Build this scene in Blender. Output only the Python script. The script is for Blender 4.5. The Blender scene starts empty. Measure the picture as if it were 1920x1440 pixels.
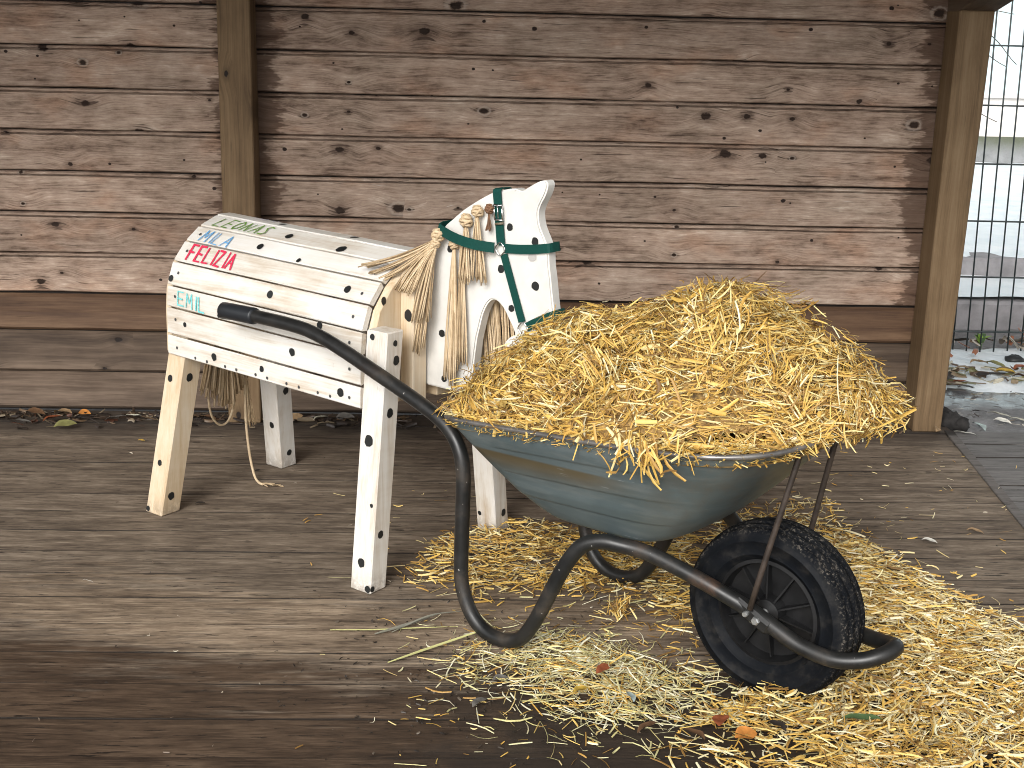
import bpy, bmesh, math, random
import numpy as np
from mathutils import Vector, Matrix

random.seed(7)
RNG = np.random.default_rng(11)
SC = bpy.context.scene
COL = SC.collection
PI = math.pi

# ------------------------------------------------------------------ camera
cam = bpy.data.cameras.new('camera')
cam.lens = 45.0
cam.sensor_width = 36.0
cam.clip_start = 0.05
cam.clip_end = 600.0
cam_o = bpy.data.objects.new('camera', cam)
COL.objects.link(cam_o)
PITCH, ROLL, YAW, CAM_H = 0.26626, 0.02546, 0.04088, 1.408
_f = Vector((math.sin(YAW) * math.cos(PITCH), math.cos(YAW) * math.cos(PITCH), -math.sin(PITCH)))
_r = Vector((math.cos(YAW), -math.sin(YAW), 0))
_u = _r.cross(_f)
_r2 = math.cos(ROLL) * _r + math.sin(ROLL) * _u
_u2 = -math.sin(ROLL) * _r + math.cos(ROLL) * _u
cam_o.matrix_world = Matrix(((_r2.x, _u2.x, -_f.x, 0), (_r2.y, _u2.y, -_f.y, 0), (_r2.z, _u2.z, -_f.z, CAM_H), (0, 0, 0, 1)))
SC.camera = cam_o

# ------------------------------------------------------------------ light
SUN_EL, SUN_AZ = math.radians(31), math.radians(200)      # azimuth clockwise from +Y: behind the camera, a little to the left
w = bpy.data.worlds.new('World')
SC.world = w
w.use_nodes = True
wn = w.node_tree
wn.nodes.clear()
sky = wn.nodes.new('ShaderNodeTexSky')
sky.sky_type = 'NISHITA'
sky.sun_disc = False
sky.sun_elevation = SUN_EL
sky.sun_rotation = SUN_AZ
sky.air_density = 1.0
sky.dust_density = 4.0
hs = wn.nodes.new('ShaderNodeHueSaturation')
hs.inputs['Saturation'].default_value = 0.10
bg = wn.nodes.new('ShaderNodeBackground')
bg.inputs['Strength'].default_value = 0.15
wo = wn.nodes.new('ShaderNodeOutputWorld')
wn.links.new(sky.outputs[0], hs.inputs['Color'])
wn.links.new(hs.outputs[0], bg.inputs['Color'])
wn.links.new(bg.outputs[0], wo.inputs['Surface'])
sun = bpy.data.lights.new('sun', 'SUN')
sun.energy = 1.2
sun.angle = math.radians(28)
sun.color = (1.0, 0.965, 0.92)
sun_o = bpy.data.objects.new('sun', sun)
COL.objects.link(sun_o)
_sd = Vector((math.sin(SUN_AZ) * math.cos(SUN_EL), math.cos(SUN_AZ) * math.cos(SUN_EL), math.sin(SUN_EL)))
sun_o.rotation_euler = _sd.to_track_quat('Z', 'Y').to_euler()
SC.view_settings.view_transform = 'Standard'
SC.view_settings.look = 'None'
SC.view_settings.gamma = 1.0
SC.view_settings.exposure = 0.45
SC.view_settings.use_curve_mapping = False
SC.cycles.use_denoising = True
SC.cycles.denoising_prefilter = 'NONE'
SC.cycles.filter_width = 1.0
SC.cycles.max_bounces = 8

# ------------------------------------------------------------------ helpers
def link(o, parent=None):
    COL.objects.link(o)
    if parent is not None:
        o.parent = parent
    return o

def mk(name, verts, faces, mat, parent=None, smooth=False):
    me = bpy.data.meshes.new(name)
    me.from_pydata([tuple(v) for v in verts], [], [tuple(f) for f in faces])
    me.update()
    if mat is not None:
        me.materials.append(mat)
    if smooth:
        me.polygons.foreach_set('use_smooth', [True] * len(me.polygons))
    return link(bpy.data.objects.new(name, me), parent)

def fix_normals(o):
    bm = bmesh.new()
    bm.from_mesh(o.data)
    bmesh.ops.recalc_face_normals(bm, faces=bm.faces)
    bm.to_mesh(o.data)
    bm.free()
    return o

def bevel(o, width, seg=1):
    bm = bmesh.new()
    bm.from_mesh(o.data)
    bmesh.ops.recalc_face_normals(bm, faces=bm.faces)
    bmesh.ops.bevel(bm, geom=list(bm.edges), offset=width, segments=seg, affect='EDGES', clamp_overlap=True)
    bm.to_mesh(o.data)
    bm.free()
    return o

def tag(o, label=None, cat=None, group=None, kind=None):
    if label: o['label'] = label
    if cat: o['category'] = cat
    if group: o['group'] = group
    if kind: o['kind'] = kind
    return o

def thing(name, label, cat, loc=(0, 0, 0), rz=0.0, group=None):
    o = bpy.data.objects.new(name, None)
    o.location = loc
    o.rotation_euler = (0, 0, rz)
    o.empty_display_size = 0.1
    link(o)
    return tag(o, label, cat, group)

BOXF = [(0, 1, 2, 3), (7, 6, 5, 4), (0, 4, 5, 1), (1, 5, 6, 2), (2, 6, 7, 3), (3, 7, 4, 0)]
def hexa(name, b, t, mat, parent=None, bv=0.0):
    """b, t: four bottom and four top corners in the same order"""
    o = mk(name, list(b) + list(t), BOXF, mat, parent)
    if bv: bevel(o, bv)
    else: fix_normals(o)
    return o

def box(name, lo, hi, mat, parent=None, bv=0.0):
    x0, y0, z0 = lo; x1, y1, z1 = hi
    return hexa(name, [(x0, y0, z0), (x1, y0, z0), (x1, y1, z0), (x0, y1, z0)],
                [(x0, y0, z1), (x1, y0, z1), (x1, y1, z1), (x0, y1, z1)], mat, parent, bv)

def smooth_path(pts, per=6):
    """Catmull-Rom through pts"""
    P = [np.array(p, float) for p in pts]
    P = [2 * P[0] - P[1]] + P + [2 * P[-1] - P[-2]]
    out = []
    for i in range(1, len(P) - 2):
        for k in range(per):
            t = k / per
            a, b, c, d = P[i - 1], P[i], P[i + 1], P[i + 2]
            out.append(0.5 * (2 * b + (c - a) * t + (2 * a - 5 * b + 4 * c - d) * t * t + (3 * b - a - 3 * c + d) * t ** 3))
    out.append(P[-2])
    return np.array(out)

def tube_geo(path, r, sides=12, cap=True):
    path = np.asarray(path, float)
    n = len(path)
    r = np.full(n, r) if np.isscalar(r) else np.asarray(r, float)
    T = np.gradient(path, axis=0)
    T /= np.linalg.norm(T, axis=1)[:, None] + 1e-12
    ref = np.array([0, 0, 1.0]) if abs(T[0][2]) < 0.9 else np.array([1.0, 0, 0])
    N = np.cross(T[0], ref); N /= np.linalg.norm(N)
    V, F = [], []
    for i in range(n):
        N = N - T[i] * (N @ T[i]); N /= np.linalg.norm(N) + 1e-12
        B = np.cross(T[i], N)
        for k in range(sides):
            a = 2 * PI * k / sides
            V.append(path[i] + r[i] * (math.cos(a) * N + math.sin(a) * B))
    for i in range(n - 1):
        for k in range(sides):
            k2 = (k + 1) % sides
            F.append((i * sides + k, i * sides + k2, (i + 1) * sides + k2, (i + 1) * sides + k))
    if cap:
        F.append(tuple(range(sides - 1, -1, -1)))
        F.append(tuple((n - 1) * sides + k for k in range(sides)))
    return V, F

def tube(name, path, r, mat, parent=None, sides=12):
    V, F = tube_geo(path, r, sides)
    return mk(name, V, F, mat, parent, smooth=True)

def join_geo(parts):
    V, F = [], []
    for v, f in parts:
        o = len(V)
        V += list(v)
        F += [tuple(i + o for i in q) for q in f]
    return V, F

def lathe_geo(prof, seg=48, closed=False):
    """prof: (r, y) pairs about the y axis"""
    V, F = [], []
    m = len(prof)
    for k in range(seg):
        a = 2 * PI * k / seg
        for r, y in prof:
            V.append((r * math.cos(a), y, r * math.sin(a)))
    for k in range(seg):
        k2 = (k + 1) % seg
        for j in range(m if closed else m - 1):
            j2 = (j + 1) % m
            F.append((k * m + j, k * m + j2, k2 * m + j2, k2 * m + j))
    return V, F

class Field:
    """smooth random scalar field in 2-D (sum of sines)"""
    def __init__(s, freq, n=10, seed=0):
        g = np.random.default_rng(seed)
        a = g.uniform(0, 2 * PI, n); k = freq * g.uniform(0.5, 1.6, n)
        s.kx, s.ky, s.ph = k * np.cos(a), k * np.sin(a), g.uniform(0, 2 * PI, n)
    def __call__(s, x, y):
        x = np.asarray(x, float)[..., None]; y = np.asarray(y, float)[..., None]
        return np.sin(x * s.kx + y * s.ky + s.ph).mean(-1) * 1.9

# ------------------------------------------------------------------ materials
class M:
    def __init__(s, name):
        s.m = bpy.data.materials.new(name)
        s.m.use_nodes = True
        s.t = s.m.node_tree
        s.t.nodes.clear()
        s.out = s.t.nodes.new('ShaderNodeOutputMaterial')
        s.b = s.t.nodes.new('ShaderNodeBsdfPrincipled')
        s.t.links.new(s.b.outputs[0], s.out.inputs['Surface'])
    def put(s, sock, v):
        if isinstance(v, bpy.types.NodeSocket): s.t.links.new(v, sock)
        elif isinstance(v, (tuple, list)) and len(v) == 3 and sock.type == 'RGBA': sock.default_value = (*v, 1)
        else: sock.default_value = v
    def node(s, typ, ins, out=0, **props):
        n = s.t.nodes.new(typ)
        for k, v in props.items(): setattr(n, k, v)
        for k, v in ins.items(): s.put(n.inputs[k], v)
        return n.outputs[out]
    def math(s, op, a, b=0.0, clamp=False):
        return s.node('ShaderNodeMath', {0: a, 1: b}, operation=op, use_clamp=clamp)
    def mul(s, a, b): return s.math('MULTIPLY', a, b)
    def add(s, a, b): return s.math('ADD', a, b)
    def sub(s, a, b): return s.math('SUBTRACT', a, b)
    def coord(s, which='Object'):
        n = s.t.nodes.new('ShaderNodeTexCoord')
        return n.outputs[which]
    def world(s): return s.t.nodes.new('ShaderNodeNewGeometry').outputs['Position']
    def rnd(s): return s.t.nodes.new('ShaderNodeObjectInfo').outputs['Random']
    def xyz(s, v):
        n = s.t.nodes.new('ShaderNodeSeparateXYZ')
        s.t.links.new(v, n.inputs[0])
        return n.outputs
    def vec(s, x, y, z=0.0): return s.node('ShaderNodeCombineXYZ', {0: x, 1: y, 2: z})
    def vmul(s, v, k): return s.node('ShaderNodeVectorMath', {0: v, 1: k}, operation='MULTIPLY')
    def vadd(s, v, k): return s.node('ShaderNodeVectorMath', {0: v, 1: k}, operation='ADD')
    def noise(s, v, scale=1.0, detail=4.0, rough=0.55, dist=0.0):
        return s.node('ShaderNodeTexNoise', {'Vector': v, 'Scale': scale, 'Detail': detail, 'Roughness': rough, 'Distortion': dist})
    def voro(s, v, scale=1.0, dims='2D', rand=1.0):
        n = s.t.nodes.new('ShaderNodeTexVoronoi')
        n.voronoi_dimensions = dims
        s.put(n.inputs['Vector'], v); n.inputs['Scale'].default_value = scale; n.inputs['Randomness'].default_value = rand
        return n.outputs['Distance'], n.outputs['Color']
    def ss(s, v, lo, hi, a=0.0, b=1.0):
        n = s.t.nodes.new('ShaderNodeMapRange')
        n.interpolation_type = 'SMOOTHSTEP'
        s.put(n.inputs['Value'], v); s.put(n.inputs['From Min'], lo); s.put(n.inputs['From Max'], hi)
        s.put(n.inputs['To Min'], a); s.put(n.inputs['To Max'], b)
        return n.outputs[0]
    def mix(s, f, a, b, mode='MIX'):
        n = s.t.nodes.new('ShaderNodeMix')
        n.data_type = 'RGBA'; n.blend_type = mode; n.clamp_factor = True
        s.put(n.inputs[0], f); s.put(n.inputs[6], a); s.put(n.inputs[7], b)
        return n.outputs[2]
    def ramp(s, f, stops):
        n = s.t.nodes.new('ShaderNodeValToRGB')
        e = n.color_ramp.elements
        while len(e) < len(stops): e.new(0.5)
        for i, (p, c) in enumerate(stops):
            e[i].position = p; e[i].color = (*c, 1)
        s.put(n.inputs[0], f)
        return n.outputs[0]
    def bump(s, h, strength=0.3, dist=0.002):
        return s.node('ShaderNodeBump', {'Height': h, 'Strength': strength, 'Distance': dist})
    def set(s, **k):
        for a, v in k.items(): s.put(s.b.inputs[a.replace('_', ' ')], v)
        return s.m
    def attr(s, name, out='Fac'):
        n = s.t.nodes.new('ShaderNodeAttribute')
        n.attribute_name = name
        return n.outputs[out]

def wood(name, dark, mid, light, axis='X', fine=60.0, knots=0.0, stain=None, rough=0.75, bump=0.35, blotch=0.5, vary=0.25, end_attr=None,
         kx=5.6, kz=9.5, tint=None, cracks=0.0, feet=False):
    """Sawn wood, grain along the given object axis. Uses a random offset per board so no two boards are alike."""
    m = M(name)
    o = m.coord('Object')
    r = m.rnd()
    c = m.xyz(o)
    al, ac, ad = {'X': (c[0], c[2], c[1]), 'Z': (c[2], c[0], c[1]), 'Y': (c[1], c[2], c[0]), 'F': (c[0], c[1], c[2])}[axis]
    off = m.mul(r, 53.7)
    al = m.add(al, off)
    ac = m.add(ac, m.mul(r, 17.3))
    halo = None
    if knots > 0:
        d, kc = m.voro(m.vec(m.mul(al, kx), m.mul(ac, kz)), 1.0)
        k = m.xyz(kc)
        gate = m.math('GREATER_THAN', k[1], 1.0 - knots)
        rad = m.add(0.045, m.mul(m.math('POWER', k[0], 2.0), 0.10))
        wob = m.noise(m.vec(m.mul(al, 70), m.mul(ac, 90)), 1.0, 2)
        dd = m.add(d, m.mul(m.sub(wob, 0.5), 0.07))
        core = m.mul(m.ss(dd, m.mul(rad, 0.75), m.mul(rad, 1.15), 1.0, 0.0), gate)
        halo = m.mul(m.ss(dd, rad, m.mul(rad, 3.2), 1.0, 0.0), gate)
        bend = m.mul(m.mul(m.ss(d, 0.0, 0.55, 1.0, 0.0), gate), 0.018)
        sgn = m.sub(m.mul(m.math('GREATER_THAN', k[2], 0.5), 2.0), 1.0)
        ac2 = m.add(ac, m.mul(bend, sgn))
    else:
        ac2 = ac
    # slow wander of the grain
    wander = m.noise(m.vec(m.mul(al, 1.6), m.mul(ac, 4.0), ad), 1.0, 2)
    ac2 = m.add(ac2, m.mul(m.sub(wander, 0.5), 0.03))
    g1 = m.noise(m.vec(m.mul(al, 1.7), m.mul(ac2, fine), m.mul(ad, fine)), 1.0, 5, 0.6)
    g2 = m.noise(m.vec(m.mul(al, 0.8), m.mul(ac2, fine * 0.32), m.mul(ad, fine * 0.32)), 1.0, 3, 0.5)
    g3 = m.noise(m.vec(m.mul(al, 9.0), m.mul(ac2, fine * 5), m.mul(ad, fine * 5)), 1.0, 2, 0.5)
    bl = m.noise(m.vec(m.mul(al, 5.0), m.mul(ac, 11.0), ad), 1.0, 5, 0.62)
    t = m.add(m.add(m.mul(g1, 0.45), m.mul(g2, 0.35)), m.mul(g3, 0.2))
    t = m.add(m.mul(m.sub(t, 0.5), 1.9), 0.5)
    t = m.add(t, m.mul(m.sub(bl, 0.5), blotch))
    col = m.ramp(t, [(0.12, dark), (0.48, mid), (0.85, light)])
    if tint:
        tn = m.noise(m.vec(m.mul(al, 2.2), m.mul(ac, 5.0), 3.0), 1.0, 3, 0.6)
        col = m.mix(m.ss(tn, 0.45, 0.7, 0.0, 0.55), col, m.mix(1.0, col, tint, 'MULTIPLY'))
    col = m.mix(1.0, col, m.node('ShaderNodeCombineColor', {0: m.add(1 - vary / 2, m.mul(r, vary)), 1: m.add(1 - vary / 2, m.mul(r, vary)), 2: m.add(1 - vary / 2, m.mul(r, vary * 1.1))}), 'MULTIPLY')
    h = m.add(m.mul(g1, 0.7), m.mul(g3, 0.3))
    if cracks > 0:
        cn = m.noise(m.vec(m.mul(al, 2.6), m.mul(ac2, 85.0), 7.0), 1.0, 3, 0.6)
        cm = m.ss(cn, 0.66, 0.72, 0.0, cracks)
        col = m.mix(cm, col, tuple(x * 0.3 for x in dark))
        h = m.sub(h, m.mul(cm, 0.8))
    if end_attr:
        e = m.attr(end_attr)
        j = m.noise(m.vec(m.mul(al, 4.0), m.mul(ac, 85.0), 1.0), 1.0, 4, 0.7)
        j2 = m.noise(m.vec(m.mul(al, 6.0), m.mul(ac, 14.0), 5.0), 1.0, 3, 0.6)
        s_ = m.add(e, m.add(m.mul(m.sub(j, 0.5), 0.16), m.mul(m.sub(j2, 0.5), 0.20)))
        sm = m.ss(s_, 0.0, 0.045, 1.0, 0.0)
        col = m.mix(m.mul(sm, 0.8), col, m.mix(g1, stain, tuple(x * 2.0 for x in stain)))
    if halo is not None:
        col = m.mix(m.mul(halo, 0.45), col, tuple(x * 0.55 for x in dark))
        col = m.mix(core, col, (0.014, 0.009, 0.007))
        h = m.sub(h, m.mul(core, 0.8))
    if feet:
        wz = m.xyz(m.world())[2]
        fn_ = m.noise(m.world(), 55.0, 4, 0.65)
        gm = m.mul(m.ss(m.add(wz, m.mul(m.sub(fn_, 0.5), 0.10)), 0.0, 0.07, 1.0, 0.0), m.ss(fn_, 0.35, 0.6))
        col = m.mix(m.mul(gm, 0.6), col, (0.16, 0.12, 0.085))
        sc_ = m.noise(m.vmul(o, (30.0, 30.0, 9.0)), 1.0, 4, 0.7)
        col = m.mix(m.ss(sc_, 0.68, 0.72, 0.0, 0.35), col, (0.30, 0.26, 0.21))
    return m.set(Base_Color=col, Roughness=rough, Normal=m.bump(h, bump, 0.003), Specular_IOR_Level=0.3)

def plain(name, col, rough=0.6, metal=0.0, var=0.15, scale=20.0, bump=0.0, spec=0.5):
    m = M(name)
    n = m.noise(m.coord('Object'), scale, 4, 0.6)
    c = m.ramp(n, [(0.3, tuple(x * (1 - var) for x in col)), (0.7, tuple(min(1, x * (1 + var)) for x in col))])
    k = dict(Base_Color=c, Roughness=rough, Metallic=metal, Specular_IOR_Level=spec)
    if bump: k['Normal'] = m.bump(n, bump, 0.002)
    return m.set(**k)

MAT = {}
def wall_material():
    m = M('weathered_board')
    c = m.xyz(m.coord('Object')); r = m.rnd()
    al = m.add(c[0], m.mul(r, 53.7)); ac = m.add(c[2], m.mul(r, 17.3))
    # two families of knots: a few large ones, many pin knots
    def knots(kx, kz, dens, r0, r1, seed):
        d, kc = m.voro(m.vec(m.add(m.mul(al, kx), seed), m.mul(ac, kz)), 1.0)
        k = m.xyz(kc)
        gate = m.math('GREATER_THAN', k[1], 1.0 - dens)
        rad = m.add(r0, m.mul(m.math('POWER', k[0], 2.0), r1))
        wob = m.noise(m.vec(m.mul(al, 60), m.mul(ac, 75), seed), 1.0, 3)
        dd = m.add(d, m.mul(m.sub(wob, 0.5), m.mul(rad, 1.1)))
        return d, dd, rad, gate, k
    d1, dd1, r1, g1_, k1 = knots(5.2, 7.5, 0.42, 0.035, 0.10, 0.0)
    d2, dd2, r2, g2_, k2 = knots(7.0, 9.0, 0.34, 0.028, 0.045, 9.0)
    core = m.mul(m.ss(dd1, m.mul(r1, 0.65), m.mul(r1, 1.05), 1.0, 0.0), g1_)
    pin = m.mul(m.ss(dd2, m.mul(r2, 0.7), m.mul(r2, 1.1), 1.0, 0.0), g2_)
    halo = m.mul(m.ss(dd1, r1, m.mul(r1, 3.4), 1.0, 0.0), g1_)
    rim = m.mul(m.mul(m.ss(dd1, m.mul(r1, 0.95), m.mul(r1, 1.25)), m.ss(dd1, m.mul(r1, 1.35), m.mul(r1, 1.9), 1.0, 0.0)), m.mul(g1_, m.math('GREATER_THAN', k1[2], 0.6)))
    bend = m.mul(m.mul(m.ss(d1, 0.0, 0.6, 1.0, 0.0), g1_), 0.024)
    sgn = m.sub(m.mul(m.math('GREATER_THAN', k1[2], 0.5), 2.0), 1.0)
    wander = m.noise(m.vec(m.mul(al, 1.6), m.mul(ac, 5.0), 3.0), 1.0, 3)
    ac2 = m.add(m.add(ac, m.mul(bend, sgn)), m.mul(m.sub(wander, 0.5), 0.05))
    gr = m.noise(m.vec(m.mul(al, 2.4), m.mul(ac2, 60.0)), 1.0, 6, 0.65)
    fib = m.noise(m.vec(m.mul(al, 16.0), m.mul(ac2, 240.0)), 1.0, 3, 0.6)
    mot = m.noise(m.vec(m.mul(al, 11.0), m.mul(ac, 26.0), 1.0), 1.0, 6, 0.68)
    big = m.noise(m.vec(m.mul(al, 2.0), m.mul(ac, 6.0), 8.0), 1.0, 4, 0.6)
    t = m.add(m.add(m.mul(gr, 0.30), m.mul(mot, 0.40)), m.mul(fib, 0.30))
    t = m.add(m.mul(m.sub(t, 0.5), 3.0), m.add(0.5, m.mul(m.sub(big, 0.5), 1.0)))
    col = m.ramp(t, [(0.10, (0.105, 0.068, 0.048)), (0.42, (0.275, 0.196, 0.148)), (0.72, (0.40, 0.300, 0.233)), (1.0, (0.57, 0.465, 0.38))])
    tn = m.noise(m.vec(m.mul(al, 3.0), m.mul(ac, 6.0), 5.0), 1.0, 4, 0.6)
    col = m.mix(m.ss(tn, 0.50, 0.68, 0.0, 0.75), col, m.mix(1.0, col, (1.0, 0.86, 0.77), 'MULTIPLY'))
    col = m.mix(m.ss(tn, 0.50, 0.34, 0.0, 0.55), col, m.mix(1.0, col, (0.88, 0.92, 0.92), 'MULTIPLY'))
    v = m.add(0.90, m.mul(r, 0.20))
    col = m.mix(1.0, col, m.node('ShaderNodeCombineColor', {0: v, 1: v, 2: v}), 'MULTIPLY')
    # splits: long hairline checks, denser round the knots
    cn = m.noise(m.vec(m.mul(al, 3.2), m.mul(ac2, 95.0), 7.0), 1.0, 4, 0.65)
    cm = m.ss(m.add(cn, m.mul(halo, 0.12)), 0.63, 0.68, 0.0, 0.85)
    col = m.mix(cm, col, (0.050, 0.032, 0.024))
    # torn, paler fibres
    tf = m.noise(m.vec(m.mul(al, 7.0), m.mul(ac2, 120.0), 11.0), 1.0, 3, 0.6)
    col = m.mix(m.mul(m.ss(tf, 0.66, 0.74, 0.0, 0.7), m.ss(big, 0.45, 0.6)), col, (0.52, 0.46, 0.41))
    # stained plank ends next to the posts
    e = m.attr('end')
    j1 = m.noise(m.vec(m.mul(al, 5.0), m.mul(ac, 95.0), 1.0), 1.0, 4, 0.7)
    j2 = m.noise(m.vec(m.mul(al, 7.0), m.mul(ac, 16.0), 5.0), 1.0, 4, 0.65)
    s_ = m.add(e, m.add(m.mul(m.sub(j1, 0.5), 0.18), m.mul(m.sub(j2, 0.5), 0.26)))
    sm = m.ss(s_, 0.0, 0.035, 1.0, 0.0)
    col = m.mix(m.mul(sm, 0.80), col, m.mix(gr, (0.030, 0.016, 0.010), (0.115, 0.065, 0.042)))
    col = m.mix(m.mul(halo, 0.40), col, (0.115, 0.075, 0.055))
    col = m.mix(m.mul(rim, 0.45), col, (0.44, 0.37, 0.31))
    col = m.mix(core, col, m.mix(wander, (0.012, 0.008, 0.006), (0.045, 0.026, 0.018)))
    col = m.mix(pin, col, (0.022, 0.013, 0.010))
    h = m.add(m.add(m.mul(gr, 0.5), m.mul(fib, 0.3)), m.mul(mot, 0.3))
    h = m.sub(m.sub(h, m.mul(core, 0.9)), m.mul(cm, 0.7))
    return m.set(Base_Color=col, Roughness=0.82, Normal=m.bump(h, 0.6, 0.004), Specular_IOR_Level=0.25)
MAT['wall'] = wall_material()
MAT['base'] = wood('oiled_board', (0.030, 0.019, 0.013), (0.092, 0.064, 0.044), (0.19, 0.138, 0.098), 'X', 30, knots=0.14, rough=0.7, bump=0.6, blotch=0.5, vary=0.3, cracks=0.5)
MAT['base_top'] = wood('orange_oiled_board', (0.034, 0.017, 0.010), (0.100, 0.056, 0.031), (0.19, 0.118, 0.068), 'X', 30, knots=0.10, rough=0.65, bump=0.6, blotch=0.5, vary=0.2, cracks=0.4)
MAT['post'] = wood('post_wood', (0.070, 0.042, 0.020), (0.150, 0.097, 0.050), (0.215, 0.148, 0.083), 'Z', 55, knots=0.15, rough=0.75, bump=0.35, blotch=0.7, vary=0.12, cracks=0.45)
MAT['roof'] = wood('roof_wood', (0.05, 0.036, 0.024), (0.10, 0.070, 0.045), (0.15, 0.108, 0.072), 'Y', 40, rough=0.8)
MAT['pine'] = wood('thin_whitewashed_pine', (0.45, 0.31, 0.17), (0.60, 0.48, 0.33), (0.68, 0.60, 0.48), 'Z', 45, rough=0.6, bump=0.12, blotch=0.8, vary=0.08, feet=True)
MAT['white_wood'] = wood('whitewashed_plank', (0.46, 0.37, 0.27), (0.655, 0.622, 0.56), (0.72, 0.705, 0.68), 'X', 42, rough=0.55, bump=0.25, blotch=1.1, vary=0.10, cracks=0.12, feet=True)
MAT['white_leg'] = wood('whitewashed_leg', (0.46, 0.37, 0.27), (0.645, 0.605, 0.54), (0.715, 0.695, 0.66), 'Z', 42, rough=0.55, bump=0.25, blotch=1.0, vary=0.07, cracks=0.10, feet=True)
MAT['white_paint'] = plain('white_painted_wood', (0.655, 0.64, 0.60), 0.55, var=0.10, scale=14, bump=0.25)
MAT['spot'] = plain('black_paint', (0.012, 0.013, 0.013), 0.5)
MAT['screw'] = plain('dull_screw', (0.10, 0.10, 0.10), 0.5, 0.6)
MAT['rope'] = None

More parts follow.
